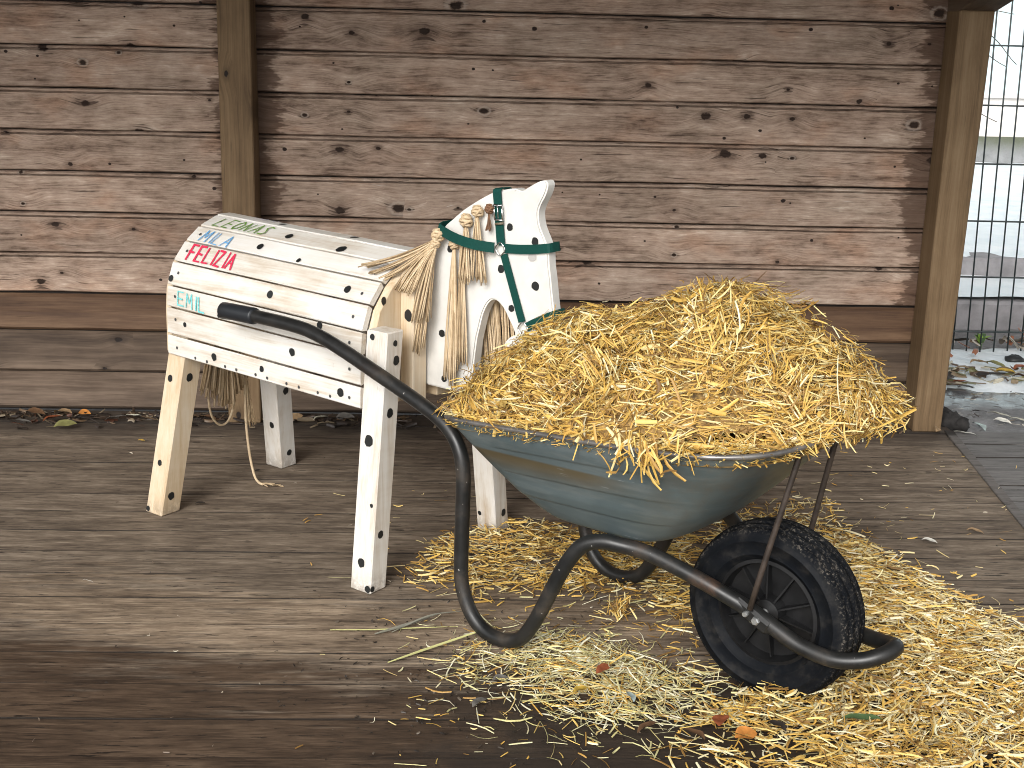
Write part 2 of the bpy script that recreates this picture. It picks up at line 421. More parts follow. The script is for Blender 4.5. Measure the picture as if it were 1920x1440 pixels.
def deck_material(name, dark, mid, light, wet=True):
    m = M(name)
    o = m.coord('Object'); r = m.rnd()
    c = m.xyz(o)
    al = m.add(c[0], m.mul(r, 41.3)); ac = m.add(c[1], m.mul(r, 7.7))
    wander = m.noise(m.vec(m.mul(al, 1.2), m.mul(ac, 3.0)), 1.0, 2)
    ac2 = m.add(ac, m.mul(m.sub(wander, 0.5), 0.05))
    g1 = m.noise(m.vec(m.mul(al, 3.4), m.mul(ac2, 60.0)), 1.0, 6, 0.7)
    g2 = m.noise(m.vec(m.mul(al, 1.3), m.mul(ac2, 20.0)), 1.0, 3, 0.55)
    g3 = m.noise(m.vec(m.mul(al, 20.0), m.mul(ac2, 260.0)), 1.0, 3, 0.6)
    g4 = m.noise(m.vec(m.mul(al, 9.0), m.mul(ac, 34.0), 4.0), 1.0, 6, 0.7)
    bl = m.noise(m.vec(m.mul(al, 2.5), m.mul(ac, 7.0)), 1.0, 6, 0.65)
    t = m.add(m.add(m.mul(g1, 0.28), m.mul(g2, 0.16)), m.add(m.mul(g3, 0.24), m.mul(g4, 0.32)))
    t = m.add(m.mul(m.sub(t, 0.5), 3.3), m.add(0.48, m.mul(m.sub(bl, 0.5), 1.0)))
    col = m.ramp(t, [(0.1, dark), (0.5, mid), (0.9, light)])
    wp = m.xyz(m.world())
    # dirt specks and short dark splits
    sp = m.noise(m.vec(m.mul(wp[0], 9.0), m.mul(wp[1], 95.0)), 1.0, 4, 0.65)
    split = m.ss(m.add(sp, m.mul(m.sub(bl, 0.5), 0.15)), 0.618, 0.634, 0.0, 0.88)
    col = m.mix(split, col, tuple(x * 0.35 for x in dark))
    cr = m.noise(m.vec(m.mul(wp[0], 45.0), m.mul(wp[1], 60.0)), 1.0, 4, 0.7)
    hl = m.noise(m.vec(m.mul(al, 5.0), m.mul(ac2, 210.0), 6.0), 1.0, 3, 0.55)
    col = m.mix(m.ss(hl, 0.60, 0.625, 0.0, 0.55), col, tuple(x * 0.5 for x in dark))
    pale = m.noise(m.vec(m.mul(al, 6.0), m.mul(ac2, 150.0), 15.0), 1.0, 3, 0.6)
    col = m.mix(m.ss(pale, 0.63, 0.65, 0.0, 0.45), col, tuple(min(1, x * 1.25) for x in light))
    crumbs = m.mul(m.ss(cr, 0.66, 0.70, 0.0, 0.8), m.ss(m.noise(m.vec(wp[0], m.mul(wp[1], 2.0)), 1.6, 2), 0.42, 0.62))
    col = m.mix(crumbs, col, (0.03, 0.023, 0.018))
    rough = 0.78
    if wet:
        # damp boards near the open edge: the front boards are soaked, with ragged edges that follow the grain
        n1 = m.noise(m.vec(m.mul(wp[0], 1.1), m.mul(wp[1], 5.0), 2.0), 1.0, 4, 0.6)
        n2 = m.noise(m.vec(m.mul(wp[0], 3.5), m.mul(wp[1], 60.0), 4.0), 1.0, 4, 0.65)
        s_ = m.add(m.add(wp[1], m.mul(m.sub(n1, 0.5), 0.85)), m.mul(m.sub(n2, 0.5), 0.75))
        n3 = m.noise(m.vec(m.mul(wp[0], 3.2), m.mul(wp[1], 9.0), 12.0), 1.0, 5, 0.65)
        s_ = m.add(s_, m.mul(m.sub(n3, 0.5), 0.55))
        # more soaked to the left of the frame and under the hay
        s_ = m.add(s_, m.ss(wp[0], -1.0, -0.35, -0.13, 0.05))
        s_ = m.add(s_, m.ss(wp[0], -0.15, 0.25, 0.0, -0.15))
        damp = m.ss(s_, 2.52, 2.76, 1.0, 0.0)
        col = m.mix(damp, col, m.mix(1.0, col, (0.44, 0.365, 0.315), 'MULTIPLY'))
        bleach = m.mul(m.ss(s_, 2.72, 2.78), m.ss(s_, 2.98, 3.10, 1.0, 0.0))
        col = m.mix(m.mul(bleach, 0.7), col, m.mix(1.0, col, (1.45, 1.38, 1.28), 'MULTIPLY'))
        rough = m.ss(damp, 0.0, 1.0, 0.8, 0.6)
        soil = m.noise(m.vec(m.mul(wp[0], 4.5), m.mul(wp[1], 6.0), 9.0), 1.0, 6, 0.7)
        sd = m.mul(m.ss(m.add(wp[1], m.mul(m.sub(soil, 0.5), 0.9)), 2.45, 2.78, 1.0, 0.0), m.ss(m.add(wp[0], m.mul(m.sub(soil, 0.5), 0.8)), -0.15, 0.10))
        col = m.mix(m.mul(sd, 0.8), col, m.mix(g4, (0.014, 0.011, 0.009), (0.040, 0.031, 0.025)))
        # dark dirt line along the wall foot
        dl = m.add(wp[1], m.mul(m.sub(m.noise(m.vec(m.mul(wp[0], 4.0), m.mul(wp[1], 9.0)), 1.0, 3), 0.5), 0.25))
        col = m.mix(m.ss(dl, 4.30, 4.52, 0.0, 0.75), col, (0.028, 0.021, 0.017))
    gy = m.xyz(m.coord('Generated'))[1]
    edge = m.math('MINIMUM', gy, m.sub(1.0, gy))
    ej = m.noise(m.vec(m.mul(al, 9.0), 0.0), 1.0, 4, 0.7)
    col = m.mix(m.ss(m.add(edge, m.mul(m.sub(ej, 0.5), 0.03)), 0.014, 0.026, 0.92, 0.0), col, (0.016, 0.012, 0.009))
    v = m.add(0.92, m.mul(r, 0.16))
    col = m.mix(1.0, col, m.node('ShaderNodeCombineColor', {0: v, 1: v, 2: v}), 'MULTIPLY')
    h = m.sub(m.add(m.mul(g1, 0.7), m.mul(g3, 0.3)), m.mul(split, 0.6))
    return m.set(Base_Color=col, Roughness=rough, Normal=m.bump(h, 0.5, 0.003), Specular_IOR_Level=0.35)
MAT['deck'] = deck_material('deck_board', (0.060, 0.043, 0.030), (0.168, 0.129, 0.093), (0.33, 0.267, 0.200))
MAT['deck_grey'] = deck_material('dusty_board', (0.085, 0.080, 0.076), (0.15, 0.142, 0.135), (0.21, 0.20, 0.19), wet=False)

def rope_material():
    m = M('jute_strand')
    n = m.noise(m.coord('Object'), 60, 4, 0.6)
    a = m.attr('tone')
    c = m.ramp(m.add(m.mul(n, 0.5), m.mul(a, 0.5)), [(0.2, (0.30, 0.21, 0.12)), (0.5, (0.52, 0.39, 0.24)), (0.8, (0.66, 0.53, 0.36))])
    return m.set(Base_Color=c, Roughness=0.8, Specular_IOR_Level=0.2)
MAT['rope'] = rope_material()
MAT['rope_dark'] = plain('dark_tassel_strand', (0.16, 0.08, 0.04), 0.8, scale=50, var=0.4)

def straw_material():
    m = M('straw')
    c = m.attr('tone', 'Color')
    n = m.noise(m.coord('Object'), 90, 3, 0.6)
    c = m.mix(m.ss(n, 0.3, 0.7, 0.0, 0.35), c, m.mix(1.0, c, (0.72, 0.62, 0.5), 'MULTIPLY'))
    return m.set(Base_Color=c, Roughness=0.5, Specular_IOR_Level=0.45)
MAT['straw'] = straw_material()
MAT['straw_core'] = plain('packed_straw', (0.26, 0.16, 0.05), 0.8, scale=60, var=0.7, bump=0.8)

def steel_blue():
    m = M('galvanised_tray')
    o = m.coord('Object'); c = m.xyz(o)
    n = m.noise(o, 5.0, 5, 0.6)
    st = m.noise(m.vec(m.mul(c[0], 9.0), m.mul(c[1], 9.0), m.mul(c[2], 60.0)), 1.0, 4, 0.6)
    col = m.ramp(n, [(0.25, (0.080, 0.112, 0.120)), (0.55, (0.125, 0.160, 0.166)), (0.8, (0.19, 0.222, 0.222))])
    col = m.mix(m.ss(st, 0.45, 0.75, 0.0, 0.35), col, (0.23, 0.25, 0.24))
    # rust-brown water mark on the flank, about two thirds up, fading forward
    lvl = m.sub(c[2], m.add(0.493, m.mul(m.add(c[0], 0.6), 0.03)))
    ed = m.noise(m.vec(m.mul(c[0], 6.0), 1.0, m.mul(c[2], 25.0)), 1.0, 4, 0.6)
    band = m.mul(m.ss(m.add(lvl, m.mul(m.sub(ed, 0.5), 0.02)), -0.055, -0.004), m.ss(lvl, 0.0, 0.006, 1.0, 0.0))
    band = m.mul(band, m.ss(c[0], -0.36, -0.16, 1.0, 0.0))
    col = m.mix(m.mul(band, 0.8), col, (0.105, 0.070, 0.022))
    # dull muddy wear towards the nose
    mud = m.mul(m.ss(c[0], -0.28, -0.05), m.ss(m.noise(o, 9.0, 5, 0.65), 0.38, 0.62))
    col = m.mix(m.mul(mud, 0.65), col, (0.135, 0.122, 0.098))
    scr = m.noise(m.vec(m.mul(c[0], 14.0), m.mul(c[1], 40.0), m.mul(c[2], 160.0)), 1.0, 3, 0.6)
    patch = m.ss(m.noise(o, 7.0, 2), 0.55, 0.7)
    col = m.mix(m.mul(m.ss(scr, 0.64, 0.70, 0.0, 0.7), patch), col, (0.42, 0.44, 0.43))
    rough = m.ss(n, 0.3, 0.7, 0.38, 0.55)
    return m.set(Base_Color=col, Roughness=rough, Metallic=0.35, Specular_IOR_Level=0.5, Normal=m.bump(m.noise(o, 6.0, 2), 0.15, 0.02))
MAT['tray'] = steel_blue()
def paint_tube():
    m = M('worn_dark_paint')
    o = m.coord('Object')
    n = m.noise(o, 11.0, 5, 0.65)
    col = m.ramp(n, [(0.35, (0.010, 0.0105, 0.0105)), (0.55, (0.018, 0.0175, 0.0165)), (0.72, (0.050, 0.040, 0.031))])
    sp = m.noise(o, 85.0, 2, 0.5)
    col = m.mix(m.ss(sp, 0.74, 0.77, 0.0, 0.8), col, (0.35, 0.33, 0.30))
    rust = m.mul(m.ss(m.noise(o, 7.0, 5, 0.7), 0.52, 0.66, 0.0, 0.7), m.ss(m.xyz(o)[0], -0.35, 0.0, 0.15, 1.0))
    col = m.mix(rust, col, (0.085, 0.045, 0.026))
    return m.set(Base_Color=col, Roughness=m.ss(n, 0.3, 0.7, 0.28, 0.5), Metallic=0.0, Specular_IOR_Level=0.4, Normal=m.bump(n, 0.1, 0.003))
MAT['tube'] = paint_tube()
MAT['strut'] = plain('rusty_strut', (0.045, 0.033, 0.026), 0.55, 0.2, var=0.45, scale=30, bump=0.2)
MAT['rim'] = plain('rolled_rim', (0.20, 0.19, 0.18), 0.35, 0.6, var=0.5, scale=12)
MAT['grip'] = plain('black_rubber_grip', (0.014, 0.016, 0.019), 0.42, var=0.2)
MAT['plastic'] = plain('black_wheel_plastic', (0.009, 0.009, 0.0095), 0.5, var=0.5, scale=25, spec=0.3)
MAT['bolt'] = plain('zinc_bolt', (0.55, 0.56, 0.55), 0.35, 0.8, var=0.2, scale=80)
def tyre_mat():
    m = M('tyre_rubber')
    o = m.coord('Object'); c = m.xyz(o)
    r = m.math('SQRT', m.add(m.math('POWER', c[0], 2.0), m.math('POWER', c[2], 2.0)))
    n = m.noise(o, 150.0, 5, 0.75)
    n2 = m.noise(o, 14.0, 4, 0.6)
    tread = m.ss(r, 0.178, 0.190)
    mud = m.mul(m.mul(tread, m.ss(n, 0.52, 0.64)), m.ss(n2, 0.35, 0.62, 0.15, 0.9))
    col = m.mix(m.ss(n2, 0.4, 0.7, 0.0, 0.5), (0.006, 0.007, 0.009), (0.012, 0.013, 0.014))
    col = m.mix(m.ss(m.noise(o, 22.0, 5, 0.7), 0.45, 0.75, 0.0, 0.35), col, (0.055, 0.050, 0.044))
    col = m.mix(m.mul(mud, 0.8), col, (0.17, 0.15, 0.125))
    return m.set(Base_Color=col, Roughness=m.ss(tread, 0, 1, 0.5, 0.85), Specular_IOR_Level=0.06, Normal=m.bump(m.mul(n, tread), 0.7, 0.004))
MAT['tyre'] = tyre_mat()
def webbing():
    m = M('green_webbing')
    o = m.coord('Object')
    n = m.noise(o, 260, 2, 0.5)
    col = m.mix(n, (0.0015, 0.034, 0.027), (0.003, 0.062, 0.048))
    return m.set(Base_Color=col, Roughness=0.7, Normal=m.bump(n, 0.4, 0.001), Specular_IOR_Level=0.25)
MAT['web'] = webbing()
MAT['chrome'] = plain('nickel', (0.75, 0.76, 0.76), 0.22, 1.0, var=0.05)
MAT['green_pen'] = plain('green_pencil', (0.13, 0.26, 0.035), 0.7, scale=300, var=0.5)
MAT['blue_pen'] = plain('blue_pencil', (0.12, 0.33, 0.58), 0.7, scale=300, var=0.5)
MAT['red_pen'] = plain('red_pencil', (0.62, 0.022, 0.075), 0.7, scale=300, var=0.35)
MAT['cyan_pen'] = plain('turquoise_pencil', (0.16, 0.55, 0.56), 0.7, scale=300, var=0.4)
MAT['violet_pen'] = plain('pale_violet_pencil', (0.50, 0.46, 0.55), 0.7, scale=300, var=0.2)

# ------------------------------------------------------------------ ground and what lies beyond
def ground_mat():
    m = M('wet_sand')
    p = m.world()
    n = m.noise(p, 1.3, 5, 0.6)
    n2 = m.noise(p, 38.0, 5, 0.7)
    t = m.add(m.mul(n, 0.55), m.mul(n2, 0.45))
    col = m.ramp(t, [(0.36, (0.085, 0.080, 0.078)), (0.52, (0.165, 0.160, 0.158)), (0.66, (0.25, 0.245, 0.245))])
    c = m.xyz(p)
    wb = m.add(c[1], m.mul(m.sub(m.noise(p, 3.0, 3), 0.5), 0.35))
    wet = m.mul(m.ss(wb, 4.92, 5.02), m.ss(wb, 5.30, 5.42, 1.0, 0.0))
    col = m.mix(m.mul(wet, 0.4), col, (0.10, 0.105, 0.11))
    return m.set(Base_Color=col, Roughness=m.ss(wet, 0, 1, 0.75, 0.16), Normal=m.bump(n2, m.ss(wet, 0, 1, 0.8, 0.06), 0.01))
MAT['ground'] = ground_mat()
def snow_mat():
    m = M('snow')
    p = m.world()
    n = m.noise(p, 5.0, 5, 0.6)
    n2 = m.noise(p, 40.0, 4, 0.65)
    col = m.ramp(n, [(0.3, (0.60, 0.67, 0.70)), (0.7, (0.76, 0.79, 0.80))])
    col = m.mix(m.ss(n2, 0.66, 0.74, 0.0, 0.6), col, (0.33, 0.34, 0.36))
    return m.set(Base_Color=col, Roughness=0.6, Normal=m.bump(n, 0.5, 0.03))
MAT['snow'] = snow_mat()
MAT['stone'] = plain('grey_stone', (0.23, 0.22, 0.225), 0.85, scale=8, var=0.3, bump=0.4)
def plinth_mat():
    m = M('mossy_plinth')
    p = m.world(); c = m.xyz(p)
    n = m.noise(p, 9.0, 5, 0.65)
    col = m.ramp(n, [(0.3, (0.16, 0.165, 0.165)), (0.7, (0.27, 0.275, 0.28))])
    moss = m.ss(m.add(c[2], m.mul(m.sub(n, 0.5), 0.2)), 0.42, 0.60)
    col = m.mix(m.mul(moss, 0.85), col, (0.075, 0.085, 0.045))
    return m.set(Base_Color=col, Roughness=0.9, Normal=m.bump(n, 0.5, 0.02))
MAT['plinth'] = plinth_mat()
MAT['render'] = plain('cream_render', (0.60, 0.57, 0.545), 0.85, scale=3.0, var=0.06)
MAT['panel'] = plain('pale_blue_render', (0.50, 0.595, 0.62), 0.8, scale=2.0, var=0.05)
MAT['wire'] = plain('green_black_wire', (0.012, 0.020, 0.020), 0.45, var=0.2)

box('ground', (-150, -150, -0.4), (150, 250, -0.035), MAT['ground'])['kind'] = 'structure'

def heightfield(name, x0, x1, y0, y1, nx, ny, fn, mat):
    X, Y = np.meshgrid(np.linspace(x0, x1, nx), np.linspace(y0, y1, ny))
    Z = fn(X, Y)
    V = np.stack([X, Y, Z], -1).reshape(-1, 3)
    F = [(j * nx + i, j * nx + i + 1, (j + 1) * nx + i + 1, (j + 1) * nx + i) for j in range(ny - 1) for i in range(nx - 1)]
    return mk(name, V, F, mat, smooth=True)

fa, fb, fc = Field(5.0, seed=3), Field(16.0, seed=4), Field(40.0, seed=5)
def yard(X, Y):      # bare wet sand that the deck's right-hand side runs into
    return -0.014 + 0.006 * fb(X, Y) + 0.003 * fc(X, Y) - 0.03 * np.clip((Y - 7.0), 0, 1)
o = heightfield('ground', 1.30, 4.6, 4.585, 6.42, 150, 90, yard, MAT['ground'])
o['kind'] = 'structure'
def snow_near(X, Y):  # thin melting snow in front of the fence
    d = 0.036 * (1 - ((Y - 5.62) / 0.46) ** 2) + 0.014 * fa(X, Y) + 0.008 * fb(X, Y) - 0.022
    return np.where(d > 0, np.minimum(d, 0.03), d) + 0.0
o = heightfield('snow', 1.5, 4.6, 4.9, 6.30, 160, 90, snow_near, MAT['snow'])
o['kind'] = 'structure'
def snow_slush(X, Y):
    d = 0.010 * (1 - ((Y - 5.10) / 0.20) ** 2) + 0.005 * fb(X, Y) - 0.011
    return d
def step(name, y0, y1, z0, z1):
    o = box(name, (0.4, y0, z0), (9.0, y1, z1), MAT['stone'], bv=0.015)
    o['kind'] = 'structure'
step('stone_step', 6.42, 7.18, -0.03, 0.135)
step('stone_step', 7.12, 8.0, -0.03, 0.245)
o = heightfield('snow', 0.5, 8.9, 6.455, 7.15, 200, 24, lambda X, Y: 0.148 + 0.012 * fa(X, Y) + 0.006 * fb(X, Y), MAT['snow'])
o['kind'] = 'structure'
o = heightfield('snow', 0.5, 14.0, 7.16, 12.05, 160, 90, lambda X, Y: 0.258 + 0.022 * (Y - 7.16) + 0.025 * fa(X * .6, Y * .6) + 0.008 * fb(X, Y), MAT['snow'])
o['kind'] = 'structure'

bld = thing('white_building', 'white rendered building with a mossy grey plinth behind the snowy bank', 'building', (6, 12.0, 0))
box('plinth', (-5.5, -0.03, 0.0), (8, 6, 0.60), MAT['plinth'], bld)
box('wall', (-5.48, 0.0, 0.60), (7.98, 5.98, 0.955), MAT['render'], bld)
box('ledge', (-5.5, -0.04, 0.955), (8, 6, 0.985), MAT['render'], bld)
box('upper_wall', (-5.47, 0.02, 0.985), (7.97, 5.97, 4.6), MAT['panel'], bld)
box('roof', (-5.7, -0.25, 4.6), (8.2, 6.2, 4.8), MAT['stone'], bld)

fen = thing('mesh_fence', 'dark green wire mesh fence panel beyond the right hand post', 'fence', (2.5, 5.92, 0))
LEAN = 0.03
wv = None
for k in range(-22, 42):
    x = -0.069 + 0.0668 * k
    if wv is None:
        V, F = tube_geo([(0, 0, -0.03), (-0.03 * 1.03, 0, 1.0), (-0.03 * 2.05, 0, 2.02)], 0.0037, 6)
        wv = mk('vertical_wire', V, F, MAT['wire'], fen, True)
        wv.location = (x, 0, 0)
    else:
        c = wv.copy(); COL.objects.link(c); c.parent = fen; c.location = (x, 0, 0)
wh = None
for k in range(8):
    z = 0.088 + 0.2655 * k
    if wh is None:
        V, F = tube_geo([(-1.6, -0.006, 0), (0.5, -0.006, 0), (2.75, -0.006, 0)], 0.0044, 6)
        wh = mk('horizontal_wire', V, F, MAT['wire'], fen, True)
        wh.location = (0, 0, z)
    else:
        c = wh.copy(); COL.objects.link(c); c.parent = fen; c.location = (-LEAN * z * .0, 0, z)
for x in (-1.6, 2.75):
    box('fence_post', (x - 0.03, 0.008, -0.03), (x + 0.03, 0.048, 2.1), MAT['wire'], fen, 0.004)

# ------------------------------------------------------------------ deck
floor = bpy.data.objects.new('floor', None)
link(floor); floor['kind'] = 'structure'
box('subfloor', (-3.2, 0.9, -0.034), (1.80, 4.72, -0.022), plain('dark_subfloor', (0.02, 0.017, 0.015), 0.9), floor)
y = 2.44 - 0.15 * 9
k = 0
def plank_flat(name, x0, x1, y0, y1, zt, th, mat, parent, seg=0.25, warp=0.0008, bv=0.002):
    n = max(2, int((x1 - x0) / seg))
    V, F = [], []
    prof = [(y0, zt - th), (y0, zt - bv), (y0 + bv, zt), (y1 - bv, zt), (y1, zt - bv), (y1, zt - th)]
    for i in range(n + 1):
        x = x0 + (x1 - x0) * i / n
        dz = random.gauss(0, warp); dy = random.gauss(0, 0.0008)
        for j, (py, pz) in enumerate(prof):
            V.append((x, py + (dy if j in (1, 2, 3, 4) else 0), pz + (dz if j in (1, 2, 3, 4) else 0)))
    m = len(prof)
    for i in range(n):
        for j in range(m - 1):
            F.append((i * m + j, (i + 1) * m + j, (i + 1) * m + j + 1, i * m + j + 1))
        F.append((i * m + m - 1, (i + 1) * m + m - 1, (i + 1) * m, i * m))
    F.append(tuple(range(m))); F.append(tuple(n * m + j for j in reversed(range(m))))
    return fix_normals(mk(name, V, F, mat, parent))
def trim_x(yy): return 1.838 + (yy - 4.53) * 0.118
while y < 4.66:
    y1 = min(y + 0.15, 4.70)
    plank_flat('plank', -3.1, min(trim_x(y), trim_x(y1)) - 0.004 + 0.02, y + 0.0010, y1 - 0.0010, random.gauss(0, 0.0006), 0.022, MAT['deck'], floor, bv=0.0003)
    if y > 1.2 and y1 < 4.6:
        yo = y + 0.045
        plank_flat('plank', max(trim_x(yo), trim_x(yo + .15)) + 0.012, 4.2, yo + 0.002, yo + 0.148, -0.007 + random.gauss(0, 0.001), 0.022, MAT['deck_grey'], floor)
    y += 0.15
# trim strip across the plank ends
x_a, x_b = trim_x(4.565), trim_x(1.1)
hexa('trim', [(x_a - 0.016, 4.565, -0.02), (x_b - 0.016, 1.1, -0.02), (x_b + 0.020, 1.1, -0.02), (x_a + 0.020, 4.565, -0.02)],
     [(x_a - 0.016, 4.565, 0.006), (x_b - 0.016, 1.1, 0.006), (x_b + 0.020, 1.1, 0.006), (x_a + 0.020, 4.565, 0.006)],
     deck_material('dusty_trim', (0.075, 0.066, 0.060), (0.125, 0.112, 0.103), (0.17, 0.157, 0.145), wet=False), floor, 0.002)

# ------------------------------------------------------------------ shelter
sh = thing('wooden_shelter', 'open fronted wooden shelter with weathered board back wall and square posts', 'shelter', (0, 4.68, 0))
wall = box('wall', (-3.05, 0.026, 0.0), (1.72, 0.05, 1.66), plain('dark_backing', (0.02, 0.015, 0.012), 0.9), sh)

def wall_plank(x0, x1, z0, z1, yf, mat, parent, ends, th=0.026, ch=0.006, seg=0.06, bead=False):
    n = int((x1 - x0) / seg)
    fz, fz2 = Field(9.0, seed=random.randint(0, 9999)), Field(30.0, seed=random.randint(0, 9999))
    V, F, E = [], [], []
    prof = [(0, z0), (yf + ch, z0), (yf, z0 + ch), (yf, z0 * .5 + z1 * .5), (yf, z1 - ch * 1.1), (yf + ch * 1.3, z1), (0, z1)]
    prof[0] = (yf + th, z0); prof[-1] = (yf + th, z1)
    if bead:
        prof = [(yf + th, z0), (yf + .009, z0), (yf, z0 + .004), (yf, z0 * .5 + z1 * .5), (yf, z1 - .0165), (yf + .018, z1 - .0150), (yf + .018, z1 - .0110), (yf - .001, z1 - .0095), (yf + .003, z1 - .0030), (yf + .014, z1), (yf + th, z1)]
    m = len(prof)
    cup = random.uniform(-0.003, 0.003)
    tilt = random.gauss(0, 0.0015)
    for i in range(n + 1):
        x = x0 + (x1 - x0) * i / n
        a = float(fz(x, 0.0)); b = float(fz(x, 3.0)); c = float(fz2(x, 1.0))
        for j, (py, pz) in enumerate(prof):
            dy = 0.0; dz = 0.0
            if j in (1, 2): dz = 0.0022 * a + 0.001 * c
            if j in (4, 5): dz = 0.0022 * b + 0.001 * c
            if j == 3: dy = cup
            if j in (2, 4): dy = tilt * (1 if j == 2 else -1)
            if bead and j > 4: dz = 0.0018 * b + 0.0008 * c
            V.append((x, py + dy, pz + dz))
            e = 1.0
            for kind, ex, reach in ends:
                e = min(e, (x - ex if kind > 0 else ex - x) - reach)
            E.append(max(-0.3, e))
    for i in range(n):
        for j in range(m - 1):
            F.append((i * m + j, (i + 1) * m + j, (i + 1) * m + j + 1, i * m + j + 1))
        F.append((i * m + m - 1, (i + 1) * m + m - 1, (i + 1) * m, i * m))
    F.append(tuple(range(m))); F.append(tuple(n * m + j for j in reversed(range(m))))
    o = mk('plank', V, F, mat, parent)
    at = o.data.attributes.new('end', 'FLOAT', 'POINT')
    at.data.foreach_set('value', E)
    return fix_normals(o)

Z0, DZ = 1.4817, 0.147
for k in range(-1, 7):
    zt = Z0 - DZ * k; zb = zt - DZ
    g = 0.0025 + random.uniform(0, 0.002)
    wall_plank(-3.0, -0.80, zb + g, zt, random.gauss(0, 0.0015), MAT['wall'], wall, [(-1, -0.845, random.uniform(0.0, 0.035))], bead=True)
    wall_plank(-0.795, 1.738 - 0.0028 * k, zb + g, zt, random.gauss(0, 0.0015), MAT['wall'], wall, [(1, -0.755, random.uniform(0.055, 0.085)), (-1, 1.738 - 0.0028 * k, random.uniform(0.03, 0.11))], bead=True)
for zb, zt in ((0.008, 0.150), (0.153, 0.308), (0.311, 0.448)):
    for x0, x1 in ((-3.0, -0.80), (-0.795, 1.715)):
        wall_plank(x0, x1, zb, zt - 0.002, 0.004 + random.gauss(0, 0.001), MAT['base_top'] if zb > .3 else MAT['base'], wall, [], th=0.022, ch=0.010)

def post(b, t, z0, z1, y0, y1):
    return hexa('post', [(b[0], y0, z0), (b[1], y0, z0), (b[1], y1, z0), (b[0], y1, z0)],
                [(t[0], y0, z1), (t[1], y0, z1), (t[1], y1, z1), (t[0], y1, z1)], MAT['post'], sh, 0.004)
post((1.700, 1.808), (1.703, 1.826), 0.002, 1.528, -0.13, -0.004)
post((-0.856, -0.738), (-0.848, -0.736), 0.002, 1.528, -0.13, -0.004)
post((-2.98, -2.865), (-2.98, -2.865), 0.002, 1.528, -0.13, -0.004)
# a dark filler batten closes the joint between plank ends and the corner post
SL = 0.24
Y_F = -2.55
def ry(yy): return 1.530 + (-(yy + 0.13)) * SL
for xa, xb in ((1.706, 1.836), (-0.848, -0.738), (-2.98, -2.865)):
    b = [(xa, 0.25, ry(0.25)), (xb, 0.25, ry(0.25)), (xb, Y_F, ry(Y_F)), (xa, Y_F, ry(Y_F))]
    hexa('rafter', b, [(p[0], p[1], p[2] + 0.13) for p in b], MAT['roof'], sh, 0.004)
    if -1.5 < xa < 1.0: continue
    post_f = hexa('post', [(xa, Y_F + 0.05, 0.002), (xb, Y_F + 0.05, 0.002), (xb, Y_F + 0.17, 0.002), (xa, Y_F + 0.17, 0.002)],
                  [(xa, Y_F + 0.05, ry(Y_F + 0.17) - 0.002), (xb, Y_F + 0.05, ry(Y_F + 0.17) - 0.002), (xb, Y_F + 0.17, ry(Y_F + 0.17) - 0.002), (xa, Y_F + 0.17, ry(Y_F + 0.17) - 0.002)], MAT['post'], sh, 0.004)
b = [(-3.2, 0.35, ry(0.35) + 0.133), (1.98, 0.35, ry(0.35) + 0.133), (1.98, Y_F - 0.12, ry(Y_F - 0.12) + 0.133), (-3.2, Y_F - 0.12, ry(Y_F - 0.12) + 0.133)]
hexa('roof', b, [(p[0], p[1], p[2] + 0.03) for p in b], MAT['roof'], sh)

# ------------------------------------------------------------------ wooden horse  (local x forward, local y away from the camera, n = -y)
TH = -0.6709
HC = (-0.4123, 3.5408, 0.0)
horse = thing('wooden_horse', 'white wooden horse with black spots and children names written on its planks', 'wooden horse', HC, TH)
def H(u, n, z): return (u, -n, z)
U0, U1, TILT = -0.424, 0.337, 0.022
def tz(u): return -TILT * (u - U0) / (U1 - U0)
near = [(.18, .486), (.179, .545), (.178, .626), (.172, .689), (.146, .756), (.098, .81), (.045, .848), (-.021, .873), (-.075, .873)]
AX = -0.048
far = [(2 * AX - n, z) for n, z in near[:8]][::-1]
ring = near + far[1:]
planks = []
def plank_frame(i):
    a, b = np.array(ring[i]), np.array(ring[i + 1])
    d = (b - a); L = np.linalg.norm(d); d /= L
    nrm = np.array([d[1], -d[0]])          # outward for a path that climbs the near flank
    return a, d, L, nrm
for i in range(len(ring) - 1):
    a, d, L, nrm = plank_frame(i)
    g0, g1 = (0.0, 0.0) if i == 0 else (0.0022, 0.0022), 0
    s0 = 0.0 if i == 0 else 0.0022 + random.uniform(0, .0008)
    s1 = L - (0.0 if i == len(ring) - 2 else 0.0022 + random.uniform(0, .0008))
    ch, th = 0.0028, 0.017
    lift = random.uniform(-0.0008, 0.0008)
    sec = [(s0 + 0.004, -th), (s0, -ch), (s0 + ch, 0), (s1 - ch, 0), (s1, -ch), (s1 - 0.004, -th)]
    ua, ub = U0 + random.uniform(-.002, .002), U1 + random.uniform(-.002, .001)
    V, F = [], []
    N = 8
    for k in range(N + 1):
        uu = ua + (ub - ua) * k / N
        bow = 0.0006 * math.sin(k * 1.3 + i)
        for s, h in sec:
            p = a + d * s + nrm * (h + lift + bow)
            V.append(H(uu, p[0], p[1] + tz(uu)))
    m = len(sec)
    for k in range(N):
        for j in range(m):
            j2 = (j + 1) % m
            F.append((k * m + j, (k + 1) * m + j, (k + 1) * m + j2, k * m + j2))
    F.append(tuple(range(m))); F.append(tuple(N * m + j for j in range(m)))
    planks.append(fix_normals(mk('plank', V, F, MAT['white_wood'], horse)))

